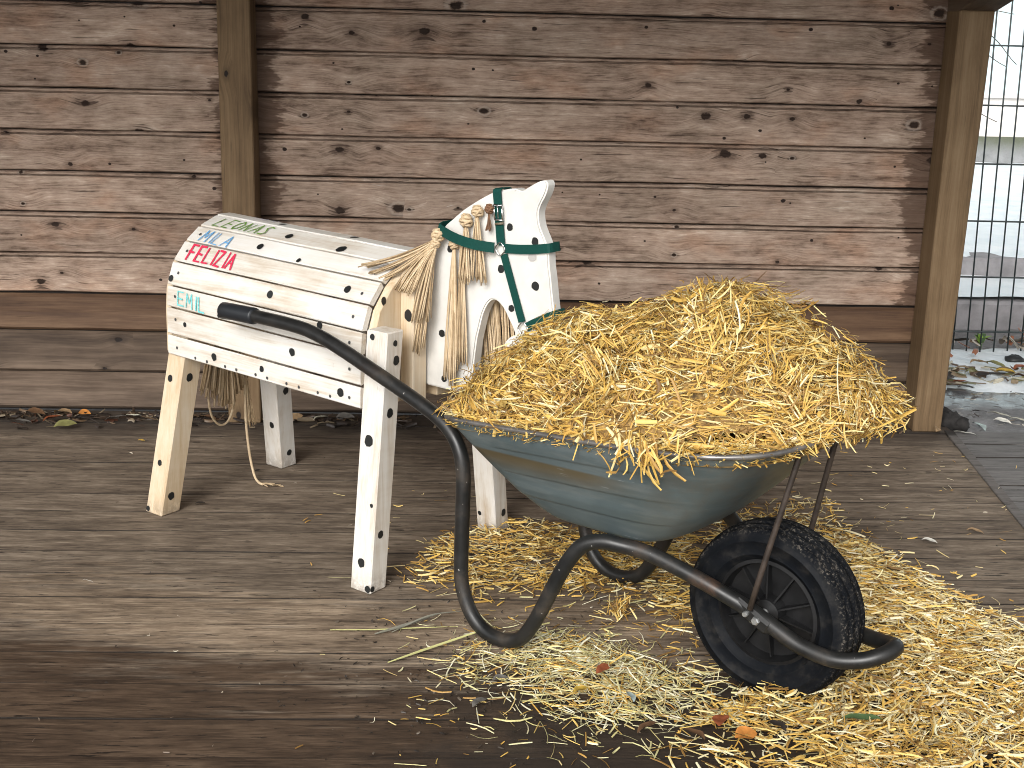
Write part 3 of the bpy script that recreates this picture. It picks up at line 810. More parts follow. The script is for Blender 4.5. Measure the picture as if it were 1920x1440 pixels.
def panel(u0, u1):
    inset = 0.016
    c = np.array([AX, 0.66])
    pts = []
    for n, z in ring:
        p = np.array([n, z]); q = p.copy()
        q[0] = AX + (n - AX) * (1 - inset / 0.228); q[1] = z - (inset if z > 0.6 else -0.0)
        pts.append(q)
    m = len(pts)
    V = [H(u0, p[0], p[1] + tz(u0)) for p in pts] + [H(u1, p[0], p[1] + tz(u1)) for p in pts]
    F = [tuple(range(m)), tuple(range(2 * m - 1, m - 1, -1))] + [(j, j + m, (j + 1) % m + m, (j + 1) % m) for j in range(m)]
    return bevel(mk('end_panel', V, F, MAT['pine'], horse), 0.0015)
front_panel = panel(0.338, 0.363)
rear_panel = panel(-0.450, -0.425)

def leg(bu, bn, lu, ln, ztop, su, sn, mat):
    """bu, bn: front near corner at the floor; lu, ln lean per metre; su, sn the section"""
    def quad(z): 
        x, n = bu + lu * z, bn + ln * z
        return [H(x - su, n, z), H(x, n, z), H(x, n - sn, z), H(x - su, n - sn, z)]
    return hexa('leg', quad(0.001), quad(ztop), mat, horse, 0.003)
leg_nf = leg(.442, .262, -.013, -.116, .680, .070, .062, MAT['white_leg'])
leg_nr = leg(-.405, .251, .077, -.17, .62, .072, .070, MAT['pine'])
leg_ff = leg(.442, -.280, -.013, .116, .680, .070, .062, MAT['white_leg'])
leg_fr = leg(-.452, -.281, .12, .17, .56, .074, .068, MAT['white_leg'])

# neck: two blocks on the front panel with the sawn head board between them
def block(n0, n1):
    pts = [(n0, .466), (n0, .800), (n0 * .85 + n1 * .15, .822), (n0 * .55 + n1 * .45, .832), (n1, .835), (n1, .466)]
    m = len(pts)
    V = [H(.3635, n, z) for n, z in pts] + [H(.408, n, z) for n, z in pts]
    F = [tuple(range(m)), tuple(range(2 * m - 1, m - 1, -1))] + [(j, j + m, (j + 1) % m + m, (j + 1) % m) for j in range(m)]
    return bevel(mk('neck_block', V, F, MAT['pine'], horse), 0.003)
block(.056, .0002)
block(-.12, -.0432)
HN, HF = -0.008, -0.043                    # near and far face of the head board
outline = [(.388, .503), (.386, .62), (.392, .735), (.405, .81), (.424, .863), (.452, .925), (.481, .951), (.518, .980), (.569, 1.011), (.615, 1.034), (.642, 1.041), (.675, 1.047), (.696, 1.043),
           (.715, 1.053), (.738, 1.066), (.756, 1.073), (.768, 1.073), (.773, 1.062), (.766, 1.039), (.752, 1.013), (.747, .991), (.753, .962), (.769, .932), (.780, .907),
           (.784, .868), (.789, .843), (.797, .791), (.804, .753), (.807, .725), (.802, .690), (.785, .655), (.755, .635), (.715, .630), (.680, .640), (.655, .652), (.668, .672), (.686, .683),
           (.680, .700), (.668, .719), (.651, .744), (.634, .759), (.617, .764), (.600, .752), (.584, .722), (.573, .681), (.565, .647), (.553, .560), (.535, .515), (.50, .503)]
_sp = smooth_path([(a, 0, b) for a, b in outline] + [(outline[0][0], 0, outline[0][1])], 3)[:-1]
hp = [(p[0], p[2]) for p in _sp]
m_ = len(hp)
V = [H(u, HN, z) for u, z in hp] + [H(u, HF, z) for u, z in hp]
F = [tuple(range(m_)), tuple(range(2 * m_ - 1, m_ - 1, -1))] + [(j, j + m_, (j + 1) % m_ + m_, (j + 1) % m_) for j in range(m_)]
head = mk('head', V, F, MAT['white_paint'], horse)
bm = bmesh.new(); bm.from_mesh(head.data)
bmesh.ops.recalc_face_normals(bm, faces=bm.faces)
ed = [e for e in bm.edges if len(e.link_faces) == 2 and any(len(f.verts) > 8 for f in e.link_faces)]
bmesh.ops.bevel(bm, geom=ed, offset=0.004, segments=2, affect='EDGES')
bmesh.ops.triangulate(bm, faces=[f for f in bm.faces if len(f.verts) > 8])
bm.to_mesh(head.data); bm.free()

# painted spots
SPM = []
for v in range(4):
    V = []
    for k in range(16):
        a = 2 * PI * k / 16
        r = 1 + random.uniform(-.09, .09)
        V.append((r * math.cos(a), r * math.sin(a) * 1.0, 0.0))
    me = bpy.data.meshes.new('spot'); me.from_pydata(V + [(0, 0, 0.0)], [], [(k, (k + 1) % 16, 16) for k in range(16)]); me.materials.append(MAT['spot'])
    SPM.append(me)
SCR = bpy.data.meshes.new('screw')
SCR.from_pydata([(math.cos(2 * PI * k / 8), math.sin(2 * PI * k / 8), 0) for k in range(8)] + [(0, 0, .0)], [], [(k, (k + 1) % 8, 8) for k in range(8)])
SCR.materials.append(MAT['screw'])
def stick(me, parent, pos, nrm, up, rx, ry_, name='spot', off=0.0012):
    z = Vector(nrm).normalized(); yv = Vector(up); yv = (yv - z * yv.dot(z)).normalized(); x = yv.cross(z)
    p = Vector(pos) + z * off
    o = bpy.data.objects.new(name, me)
    o.matrix_local = Matrix(((x.x * rx, yv.x * ry_, z.x, p.x), (x.y * rx, yv.y * ry_, z.y, p.y), (x.z * rx, yv.z * ry_, z.z, p.z), (0, 0, 0, 1)))
    return link(o, parent)
def on_plank(i, u, t, lift=0.0):
    a, d, L, nrm = plank_frame(i)
    p = a + d * (L * t) + nrm * lift
    return H(u, p[0], p[1] + tz(u)), (0, -nrm[0], nrm[1]), (0, -d[0], d[1])
for i, u, t, r in [(3, -.415, .27, 8), (3, -.013, .55, 9), (4, .245, .40, 9), (1, -.346, .5, 6), (1, .089, .55, 9), (0, -.224, .48, 9), (0, -.03, .55, 7), (0, .267, .5, 10), (5, -.139, .47, 9),
                   (5, .028, .16, 6), (6, -.082, .42, 10), (6, .129, .25, 13), (7, -.176, .5, 8), (7, .10, .6, 10), (2, .188, .86, 8), (2, -.20, .2, 6)]:
    p, nm, up = on_plank(i, u, t, 0.0006)
    stick(random.choice(SPM), planks[i], p, nm, up, r * .00118, r * .00126)
for i, u, t in [(4, -.393, .52), (3, -.39, .55), (2, -.388, .54), (1, -.386, .6), (0, -.383, .41), (0, -.304, .16), (0, -.254, .15), (0, -.178, .17), (0, -.132, .17), (0, -.054, .2), (0, -.008, .2),
                (0, .067, .2), (0, .114, .2), (0, .185, .2), (0, .23, .2), (0, .299, .39), (5, -.389, .46), (5, .302, .3), (4, .298, .36), (3, .296, .46), (2, .297, .46), (1, .299, .5), (6, -.37, .5)]:
    p, nm, up = on_plank(i, u, t, 0.0006)
    stick(SCR, planks[i], p, nm, up, .0042, .0048, 'screw', .0018)
def leg_spots(o, cu, cn, lu, ln, lst):
    for side, c, z, r in lst:
        if side == 'n': p = H(c, cn + ln * z, z); nm = Vector((0, -1, -ln))
        else: p = H(cu + lu * z, c, z); nm = Vector((1, 0, -lu))
        stick(random.choice(SPM), o, p, nm, (0, 0, 1), r * .00128, r * .00140)
leg_spots(leg_nf, .442, .262, -.013, -.116, [('n', .385, .664, 6), ('u', .155, .650, 6), ('u', .152, .605, 9), ('u', .178, .472, 9), ('n', .399, .399, 11), ('n', .425, .235, 4), ('u', .219, .155, 8), ('n', .405, .078, 9), ('n', .433, .014, 7), ('u', .253, .014, 6)])
leg_spots(leg_nr, -.405, .251, .077, -.17, [('n', -.420, .411, 8), ('u', .150, .416, 9), ('n', -.432, .158, 7), ('u', .215, .059, 9), ('n', -.466, .013, 6)])
leg_spots(leg_fr, -.452, -.281, .12, .17, [('n', -.464, .157, 8), ('u', -.310, .053, 8), ('u', -.275, .278, 9)])
leg_spots(leg_ff, .442, -.280, -.013, .116, [('n', .385, .056, 5), ('u', -.300, .203, 6), ('u', -.312, .060, 8)])
for u, z, r in [(.665, .952, 9), (.742, .925, 10), (.641, .845, 10), (.747, .816, 11), (.676, .750, 9), (.453, .651, 10), (.477, .876, 9), (.462, .530, 9), (.720, .676, 8)]:
    stick(random.choice(SPM), head, H(u, HN, z), (0, -1, 0), (0, 0, 1), r * .00102, r * .00104)
stick(SPM[0], head, H(.735, HN, .887), (0, -1, 0), (0, 0, 1), .013, .012, 'knot').data = (lambda: (lambda me: (me.materials.clear(), me.materials.append(plain('grey_knot', (0.42, 0.40, 0.38), .6)), me)[-1])(SPM[0].copy()))()
stick(SPM[1], front_panel, H(.363, .120, .744), (1, 0, 0), (0, 0, 1), .009, .0115)
stick(SPM[2], horse, H(.392, .056, .700), (0, -1, 0), (0, 0, 1), .012, .0165)

# names in coloured pencil: strokes in a unit box, x along the plank, y up
LET = {
    'L': [[(0, 1), (0, 0), (.8, 0)]], 'E': [[(.8, 1), (0, 1), (0, 0), (.8, 0)], [(0, .5), (.65, .5)]], 'O': [[(.4, 1), (.05, .75), (.02, .3), (.35, 0), (.75, .2), (.85, .7), (.4, 1)]],
    'N': [[(0, 0), (.05, 1), (.75, 0), (.8, 1)]], 'A': [[(0, 0), (.45, 1), (.9, 0)], [(.15, .38), (.75, .38)]], 'S': [[(.8, .9), (.35, 1), (.1, .75), (.45, .5), (.75, .25), (.45, 0), (0, .08)]],
    'M': [[(0, 0), (.1, 1), (.45, .35), (.8, 1), (.9, 0)]], 'I': [[(.3, 1), (.3, 0)]], 'F': [[(.85, 1), (0, 1), (0, -.05)], [(-.15, .5), (.6, .5)]], 'Z': [[(0, 1), (.8, 1), (0, 0), (.85, 0)]], 'J': [[(.5, 1), (.5, .15), (.25, 0), (0, .15)]]}
def write(word, i, u0, u1, t0, t1, hgt, mat, wd=.003, slant=0.15, widths=None):
    a, d, L, nrm = plank_frame(i)
    n = len(word)
    wts = [(.45 if c == 'I' else 1.0) for c in word]
    tot = sum(wts); V, F = [], []
    x0 = 0.0
    for c, wt in zip(word, wts):
        for st in LET[c]:
            pts = []
            for (px, py) in st:
                fx = (x0 + (px * .78 + slant * (py - .5)) * (wt if c != 'I' else .8)) / tot
                u = u0 + (u1 - u0) * fx + random.gauss(0, .0006)
                t = t0 + (t1 - t0) * fx + hgt * (py - .5) + random.gauss(0, .012)
                pts.append(np.array([u, t * L]))
            for k in range(len(pts) - 1):
                A, B = pts[k], pts[k + 1]
                dv = B - A; ln = np.linalg.norm(dv) + 1e-9; dv /= ln
                A = A - dv * wd * .35; B = B + dv * wd * .35
                pr = np.array([-dv[1], dv[0]]) * wd * .5 * random.uniform(.8, 1.2)
                base = len(V)
                for q in (A - pr, B - pr, B + pr, A + pr):
                    p = a + d * q[1] + nrm * (.0030 + .00003 * (base // 4))
                    V.append(H(q[0], p[0], p[1] + tz(q[0])))
                F.append((base, base + 1, base + 2, base + 3))
        x0 += wt
    mk('lettering', V, F, mat, planks[i])
write('LEONAS', 6, -.372, -.150, .42, .46, .64, MAT['green_pen'], .0042, .35)
write('MILA', 5, -.372, -.240, .42, .34, .66, MAT['blue_pen'], .0040, .2)
write('FELIZIA', 4, -.378, -.180, .52, .46, .68, MAT['red_pen'], .0062, .0)
write('EMIL', 2, -.374, -.250, .52, .42, .62, MAT['cyan_pen'], .0042, .0)
write('IAS', 7, -.29, -.19, .6, .55, .5, MAT['violet_pen'], .0025, .3)

# mane tassels and tail
def strands_geo(k0, ends, n, spread, r=.0019, sag=.35, flat=.6, n0=None, jit=.06, sides=4, seed=0):
    g = np.random.default_rng(seed)
    parts = []; tone = []
    k0 = np.array(k0, float)
    for q in range(n):
        e = np.array(ends[q % len(ends)], float)
        v = e - k0
        a = g.uniform(0, 2 * PI); rr = math.sqrt(g.uniform(0, 1)) * spread
        offs = np.array([math.cos(a) * rr, math.sin(a) * rr * flat, 0])
        L = g.uniform(1 - jit, 1 + jit * .4)
        pts = []
        wob = g.uniform(-1, 1, 3) * .004
        for s in np.linspace(0, 1, 8):
            p = k0 + v * s * L
            p[2] = k0[2] + v[2] * L * (s + sag * s * (s - 1) * (1 if abs(v[0]) + abs(v[1]) > .05 else 0))
            p = p + offs * (0.22 + .78 * s ** .7) + wob * math.sin(s * 5 + q) * s
            pts.append(p)
        parts.append(tube_geo(pts, r * g.uniform(.8, 1.25), sides))
        tone.append((len(parts[-1][0]), g.uniform(0, 1)))
    V, F = join_geo(parts)
    T = np.concatenate([np.full(c, t) for c, t in tone])
    return V, F, T
def strand_obj(name, parent, geo, mat):
    o = mk(name, geo[0], geo[1], mat, parent, True)
    o['kind'] = 'stuff'
    at = o.data.attributes.new('tone', 'FLOAT', 'POINT'); at.data.foreach_set('value', geo[2])
    return o
def knot_geo(c, r, up=1.15):
    V, F = [], []
    c = np.array(c)
    ns, nr = 14, 9
    for i in range(nr + 1):
        th = PI * i / nr
        for k in range(ns):
            ph = 2 * PI * k / ns
            rr = r * (1 + .10 * math.sin(3 * ph + 5 * th) + .07 * math.sin(2 * ph - 9 * th))
            V.append(c + np.array([rr * math.sin(th) * math.cos(ph), rr * .8 * math.sin(th) * math.sin(ph), up * rr * math.cos(th)]))
    for i in range(nr):
        for k in range(ns):
            k2 = (k + 1) % ns
            F.append((i * ns + k, i * ns + k2, (i + 1) * ns + k2, (i + 1) * ns + k))
    return V, F
def coil_geo(c, r, seed):
    g = np.random.default_rng(seed)
    c = np.array(c, float); parts = []
    for turn, (tilt, tw) in enumerate(((g.uniform(-.5, .5), 3.6), (g.uniform(.7, 1.2), 2.4))):
        P_ = []
        for t in np.linspace(0, 1, int(16 * tw)):
            th = PI * (.13 + .74 * t); ph = 2 * PI * tw * t
            q = np.array([math.sin(th) * math.cos(ph), .75 * math.sin(th) * math.sin(ph), 1.1 * math.cos(th)]) * r * (.80 + .06 * turn)
            ct, st_ = math.cos(tilt), math.sin(tilt)
            P_.append(c + np.array([ct * q[0] - st_ * q[2], q[1], st_ * q[0] + ct * q[2]]))
        parts.append(tube_geo(P_, r * .24, 6))
    V, F = join_geo(parts + [knot_geo(c, r * .72)])
    T = np.concatenate([np.full(len(p[0]), t_) for p, t_ in zip(parts, (.75, .5))] + [np.full(len(V) - sum(len(p[0]) for p in parts), .1)])
    return V, F, T
def tassel(name, k, ends, n, spread, kr=.015, seed=0, mat=None, sag=.35):
    n = int(n * 1.35)
    o = strand_obj(name, horse, strands_geo(H(k[0], k[1], k[2] - kr * .6), [H(*e) for e in ends], n, spread, seed=seed, sag=sag), mat or MAT['rope'])
    V, F, T = coil_geo(H(*k), kr * 1.05, seed)
    kn = mk('knot', V, F, mat or MAT['rope'], o, True)
    at = kn.data.attributes.new('tone', 'FLOAT', 'POINT'); at.data.foreach_set('value', T)
    return o
tassel('mane_tassel', (.456, .018, .912), [(.275, .10, .818), (.30, .09, .805), (.33, .085, .792)], 20, .016, .017, 1, sag=-.35)
tassel('mane_tassel', (.452, .022, .892), [(.372, .07, .765), (.40, .066, .762), (.42, .06, .69)], 26, .020, .013, 2)
tassel('mane_tassel', (.446, .024, .885), [(.412, .056, .602), (.425, .05, .610), (.44, .04, .69)], 22, .018, .010, 3)
tassel('mane_tassel', (.502, .008, .893), [(.492, .018, .545), (.503, .018, .530), (.51, .016, .55)], 24, .017, .014, 4)
tassel('mane_tassel', (.524, .006, .90), [(.530, .016, .590), (.538, .014, .585)], 18, .014, .010, 5)
tassel('mane_tassel', (.541, .010, .957), [(.540, .018, .805), (.558, .016, .800)], 18, .016, .017, 6)
tassel('mane_tassel', (.576, .010, .984), [(.578, .018, .815), (.598, .016, .806)], 20, .016, .015, 7)
tassel('mane_tassel', (.612, .008, .993), [(.612, .012, .940)], 8, .007, .012, 8, MAT['rope_dark'])
for j, (ku, kz, eu, ez) in enumerate([(.47, .90, .50, .40), (.52, .94, .565, .52), (.56, .96, .60, .50), (.60, .985, .635, .55), (.63, 1.0, .662, .58)]):
    tassel('mane_tassel', (ku, HF - .016, kz), [(eu, HF - .03, ez), (eu + .015, HF - .025, ez + .02)], 20, .022, .014, 20 + j)
tail = strand_obj('tail', horse, strands_geo(H(-.475, -.085, .60), [H(-.475, n, z) for n, z in ((.0, .325), (-.025, .30), (-.05, .270), (-.075, .258), (-.10, .275), (-.125, .30), (-.15, .325))], 130, .026, r=.0030, seed=40, flat=1.0, jit=.07), MAT['rope'])
V, F = knot_geo(H(-.475, -.085, .575), .02)
kn = mk('knot', V, F, MAT['rope'], tail, True)
loop = smooth_path([H(-.478, -.015, .50), H(-.485, -.012, .33), H(-.485, -.02, .245), H(-.48, -.045, .205), H(-.48, -.08, .205), H(-.478, -.105, .25), H(-.476, -.115, .33)], 6)
lo_ = mk('rope_loop', *tube_geo(loop, .0036, 7), MAT['rope'], tail, True)
for nn in (lo_, kn):
    at = nn.data.attributes.new('tone', 'FLOAT', 'POINT'); at.data.foreach_set('value', [0.8] * len(nn.data.vertices))
long_ = smooth_path([H(-.476, -.15, .46), H(-.474, -.152, .34), H(-.472, -.15, .20), H(-.46, -.15, .09), H(-.435, -.145, .022), H(-.405, -.135, .0065), H(-.378, -.128, .006)], 6)
lr = mk('long_rope', *tube_geo(long_, .0042, 7), MAT['rope'], tail, True)
at = lr.data.attributes.new('tone', 'FLOAT', 'POINT'); at.data.foreach_set('value', [0.8] * len(lr.data.vertices))
strand_obj('rope_end', tail, strands_geo(H(-.385, -.130, .008), [H(-.335, -.15, .009), H(-.33, -.135, .016), H(-.345, -.12, .008), H(-.325, -.165, .006)], 12, .006, r=.0016, sag=0, seed=41), MAT['rope'])
strand_obj('rope_end', tail, strands_geo(H(-.476, -.158, .345), [H(-.476, -.172, .175), H(-.476, -.185, .168), H(-.476, -.164, .178)], 18, .012, r=.002, sag=0, seed=42), MAT['rope'])

# ------------------------------------------------------------------ halter (a thing of its own, worn by the horse)
halter = thing('halter', 'dark green webbing halter with metal rings on the white horse head', 'halter', HC, TH)
def strap(path, width, wrap=True, off=.0045, name='strap', far_side=True, th=.0028):
    """path: (u, z) on the near face ending at the edge of the board; wraps round the edge and runs back on the far face"""
    near_p = [np.array(p, float) for p in path]
    lift = (lambda i: (.30 + .70 * math.sin(PI * (.12 + .76 * i / (len(near_p) - 1))))) if off > .01 else (lambda i: 1.0)
    P, Wd, Nn = [], [], []
    def perp(i):
        a = near_p[max(0, i - 1)]; b = near_p[min(len(near_p) - 1, i + 1)]
        d = b - a; d /= np.linalg.norm(d); return np.array([-d[1], d[0]]), d
    for i, p in enumerate(near_p):
        w_, d = perp(i)
        P.append((p[0], HN + off * lift(i), p[1])); Wd.append(w_); Nn.append((0, 1, 0))
    if wrap:
        w_, d = perp(len(near_p) - 1)
        e = near_p[-1]
        for dn, out, nv in ((HN + min(off, .008) * .6, .0035, (d[0], .8, d[1])), (HN - .004, .0055, (d[0], 0, d[1])), (HF + .004, .0055, (d[0], 0, d[1])), (HF - min(off, .008) * .6, .0035, (d[0], -.8, d[1]))):
            P.append((e[0] + d[0] * out, dn, e[1] + d[1] * out)); Wd.append(w_); Nn.append(nv)
        for i in range(len(near_p) - 1, -1, -1):
            w2, d2 = perp(i)
            p = near_p[i]
            P.append((p[0], HF - min(off, .02), p[1])); Wd.append(w2); Nn.append((0, -1, 0))
    V, F = [], []
    for p, w_, nv in zip(P, Wd, Nn):
        nv = np.array(nv, float); nv /= np.linalg.norm(nv)
        for sw, st in ((-1, 0), (1, 0), (1, 1), (-1, 1)):
            q = np.array(p) + np.array([w_[0], 0, w_[1]]) * sw * width / 2 + nv * st * th
            V.append(H(*q))
    for i in range(len(P) - 1):
        for j in range(4):
            j2 = (j + 1) % 4
            F.append((i * 4 + j, (i + 1) * 4 + j, (i + 1) * 4 + j2, i * 4 + j2))
    F.append((0, 1, 2, 3)); F.append(tuple(len(P) * 4 - 4 + j for j in (3, 2, 1, 0)))
    return fix_normals(mk(name, V, F, MAT['web'], halter))
def lerp_path(a, b, n=5, bow=0.0):
    a, b = np.array(a), np.array(b)
    return [a + (b - a) * t + np.array([0, bow * 4 * t * (1 - t)]) for t in np.linspace(0, 1, n)]
strap(lerp_path((.643, .905), (.627, 1.036), 6), .0245, name='crown_strap')
strap(lerp_path((.634, .900), (.455, .930), 8, -.006), .0255, off=.037, name='throat_strap')
strap(lerp_path((.652, .899), (.783, .914), 6, -.003), .0225, name='brow_strap')
strap(lerp_path((.652, .884), (.713, .722), 6), .0205, wrap=False, name='cheek_strap')
strap(lerp_path((.727, .710), (.807, .752), 5, .002), .022, name='nose_strap')
strap(lerp_path((.735, .893), (.714, .72), 3), .0185, wrap=False, off=-.047, name='cheek_strap')
def ring_obj(u, z, r, n=HN + .009, sq=.25, name='ring'):
    pts = []
    for k in range(25):
        a = 2 * PI * k / 24 + .5
        rr = r * (1 + sq * .35 * math.cos(4 * a))
        pts.append(H(u + rr * math.cos(a), n, z + rr * 1.1 * math.sin(a)))
    mk(name, *tube_geo(pts, .0019, 7), MAT['chrome'], halter, True)
ring_obj(.643, .896, .0135)
ring_obj(.7185, .706, .0135)
bk = [H(.6225, HN + .012, 1.004), H(.6465, HN + .012, 1.004), H(.6505, HN + .012, .968), H(.6265, HN + .012, .968), H(.6225, HN + .012, 1.004)]
V, F = join_geo([tube_geo([bk[i], bk[i + 1]], .0022, 6) for i in range(4)] + [tube_geo([H(.6345, HN + .013, 1.004), H(.6375, HN + .013, .972)], .0016, 6)])
mk('buckle', V, F, MAT['chrome'], halter, True)
mk('keeper', *tube_geo([H(.6275, HN + .0105, .957), H(.6515, HN + .0105, .961)], .0032, 6), plain('brown_keeper', (.16, .12, .08), .5), halter, True)

# ------------------------------------------------------------------ wheelbarrow (local x forward, local y away from the camera, s = -y)
PHI = -0.7239
BC = (0.700, 2.582, 0.0)
barrow = thing('wheelbarrow', 'dark tubed wheelbarrow with grey steel tray heaped with straw', 'wheelbarrow', BC, PHI)
def B(u, s, z): return np.array([u, -s, z])
pts = [(-1.555, .270, .672), (-1.43, .265, .674), (-1.27, .262, .672), (-1.19, .258, .660), (-1.10, .254, .634), (-1.0, .251, .601), (-.84, .248, .547), (-.765, .246, .512), (-.724, .246, .468), (-.706, .248, .41),
       (-.704, .25, .30), (-.706, .25, .172), (-.700, .25, .115), (-.672, .25, .058), (-.63, .25, .026), (-.575, .25, .0195), (-.520, .25, .040), (-.483, .25, .088), (-.452, .25, .148), (-.420, .247, .218),
       (-.392, .24, .275), (-.362, .230, .315), (-.325, .216, .330), (-.285, .2, .328), (-.226, .168, .314), (-.138, .125, .273), (-.06, .098, .238), (-.01, .088, .218), (.056, .086, .192), (.106, .083, .173), (.178, .076, .164),
       (.232, .056, .172), (.266, .030, .186)]
rear_bump = [(.279, 0.0, .195)]
frame_path = [B(*p) for p in pts] + [B(*p) for p in rear_bump] + [B(p[0], -p[1] - (.03 if p[0] < -.9 else 0), p[2]) for p in pts[::-1]]
fp = smooth_path(frame_path, 5)
# tube flattened where the axle is bolted through
tube('frame', fp, .0178, MAT['tube'], barrow, 14)
for sgn in (1, -1):
    ex = .03 if sgn < 0 else 0
    gp = [B(-1.560, sgn * (.270 + ex), .671), B(-1.555, sgn * (.270 + ex), .671), B(-1.52, sgn * (.268 + ex), .6725), B(-1.435, sgn * (.266 + ex), .674), B(-1.43, sgn * (.266 + ex), .674)]
    gr = tube('grip', gp, [.017, .0235, .0228, .0228, .0215], MAT['grip'], barrow, 18)
    # flattened axle plate with two bolts
    pc, pd = np.array([-.004, .214]), np.array([.905, -.425]); pn_ = np.array([.425, .905])
    q4 = [pc + pd * a_ * .050 + pn_ * b_ * .0165 for a_, b_ in ((-1, -1), (1, -1), (1, 1), (-1, 1))]
    pl = hexa('axle_plate', [tuple(B(q_[0], sgn * .082, q_[1])) for q_ in q4], [tuple(B(q_[0], sgn * .1065, q_[1])) for q_ in q4], MAT['tube'], barrow, .007)
    for bu_, bz, br in ((-.013, .2175, .0065), (.012, .209, .0095)):
        V, F = lathe_geo([(0, 0), (br, 0), (br, .006), (br * .8, .009), (0, .009)], 6 if br > .008 else 10)
        bo = fix_normals(mk('bolt', [(v[0], -v[1] if sgn > 0 else v[1], v[2]) for v in V], F, MAT['bolt'], barrow))
        bo.location = B(bu_, sgn * .1060, bz)
    V, F = tube_geo([B(-.003, sgn * .110, .232), B(.012, sgn * .105, .31), B(.068, sgn * .085, .585), B(.072, sgn * .083, .60)], .0068, 8)
    mk('strut', V, F, MAT['strut'], barrow, True)

# tray: loft from a small flat bottom up to a wide rim with a rounded nose
rimc = [(-.735, 0), (-.737, .16), (-.733, .262), (-.700, .306), (-.60, .312), (-.45, .312), (-.30, .311), (-.17, .306), (-.06, .288), (.02, .245), (.07, .175), (.092, .085), (.097, 0)]
botc = [(-.505, 0), (-.505, .09), (-.500, .148), (-.478, .172), (-.43, .178), (-.38, .178), (-.33, .178), (-.285, .176), (-.25, .168), (-.225, .148), (-.208, .11), (-.20, .055), (-.198, 0)]
def closed(c):
    full = [(u, s, 0) for u, s in c] + [(u, -s, 0) for u, s in c[-2:0:-1]]
    out = smooth_path(full[-2:] + full + full[:3], 6)
    return out[12:12 + 6 * len(full)]
RIM, BOT = closed(rimc), closed(botc)
def zr(u): return .552 + .066 * (u + .74) / .83
def zb(u): return .335 + .02 * (u + .35)
NV = 96
V, F = [], []
nR = len(RIM)
def sst(x, a, b):
    t = np.clip((x - a) / (b - a), 0, 1); return t * t * (3 - 2 * t)
for k in range(NV + 1):
    v = k / NV
    e = v ** 0.80
    for j in range(nR):
        p = BOT[j] * (1 - e) + RIM[j] * e
        z = zb(BOT[j][0]) * (1 - v) + zr(RIM[j][0]) * v
        # pressed swages along both flanks
        al = sst(p[0], -.60 + .1 * v * 0, -.54) * (1 - sst(p[0], -.20, -.10)) * sst(abs(p[1]), .15, .2)
        out = 0.0
        for a_, b_ in ((.24, .42), (.50, .68), (.76, .94)):
            out += .0035 * sst(v, a_, a_ + .014) * (1 - sst(v, b_ - .10, b_ + .02))
        s = p[1] + math.copysign(out * al, p[1])
        V.append((p[0], -s, z))
for k in range(NV):
    for j in range(nR):
        j2 = (j + 1) % nR
        F.append((k * nR + j, k * nR + j2, (k + 1) * nR + j2, (k + 1) * nR + j))
F.append(tuple(range(nR)))
tray = fix_normals(mk('tray', V, F, MAT['tray'], barrow, True))
sm = tray.modifiers.new('sheet', 'SOLIDIFY'); sm.thickness = .002; sm.offset = -1
rp = [(p[0], -p[1], zr(p[0]) + .001) for p in RIM]
rp = rp + rp[:2]
tube('rim', rp, .0062, MAT['rim'], tray, 8)
# cross braces that carry the tray
tube('brace', [B(-.33, .216, .327), B(-.33, 0, .322), B(-.33, -.216, .327)], .010, MAT['tube'], barrow, 8)

wheel = bpy.data.objects.new('wheel', None); link(wheel, barrow); wheel.location = (0, 0, .2)
hw = .057
tp = [(.120, -.036), (.130, -.048), (.1345, -.0505), (.1352, -.0520), (.1372, -.0520), (.138, -.0515), (.150, -.0555), (.1655, -.0565), (.1665, -.0580), (.1690, -.0580), (.170, -.0562), (.180, -.054), (.1895, -.048), (.1945, -.040), (.1925, -.038), (.1925, -.034), (.1965, -.032), (.1985, -.020), (.1955, -.018), (.1955, -.013), (.1995, -.011), (.2, 0)]
tp = tp + [(r, -y) for r, y in tp[-2::-1]]
V, F = lathe_geo(tp, 96)
ty = fix_normals(mk('tyre', V, F, MAT['tyre'], wheel, True))
rp_ = [(.121, -.037), (.113, -.039), (.110, -.030), (.107, -.012), (.034, -.010), (.030, -.040), (.012, -.046), (.012, .046), (.030, .040), (.034, .010), (.107, .012), (.110, .030), (.113, .039), (.121, .037)]
V, F = lathe_geo(rp_, 64)
rm = fix_normals(mk('rim', V, F, MAT['plastic'], wheel, True))
es = rm.modifiers.new('edge', 'EDGE_SPLIT'); es.split_angle = math.radians(35)
sp0 = None
for side in (1, -1):
    for k in range(10):
        a = 2 * PI * k / 10 + .2
        if sp0 is None:
            sp0 = hexa('spoke', [(.028, -.0112, -.0026), (.109, -.0112, -.0018), (.109, -.0112, .0018), (.028, -.0112, .0026)], [(.028, -.036, -.0022), (.109, -.024, -.0015), (.109, -.024, .0015), (.028, -.036, .0022)], MAT['plastic'], wheel)
            o = sp0
        else:
            o = sp0.copy(); COL.objects.link(o); o.parent = wheel
        o.rotation_euler = (0, a, 0) if side > 0 else (PI, a, 0)
V, F = tube_geo([(0, -.104, 0.005), (0, .104, 0.005)], .0075, 10)
mk('axle', V, F, MAT['bolt'], wheel, True)

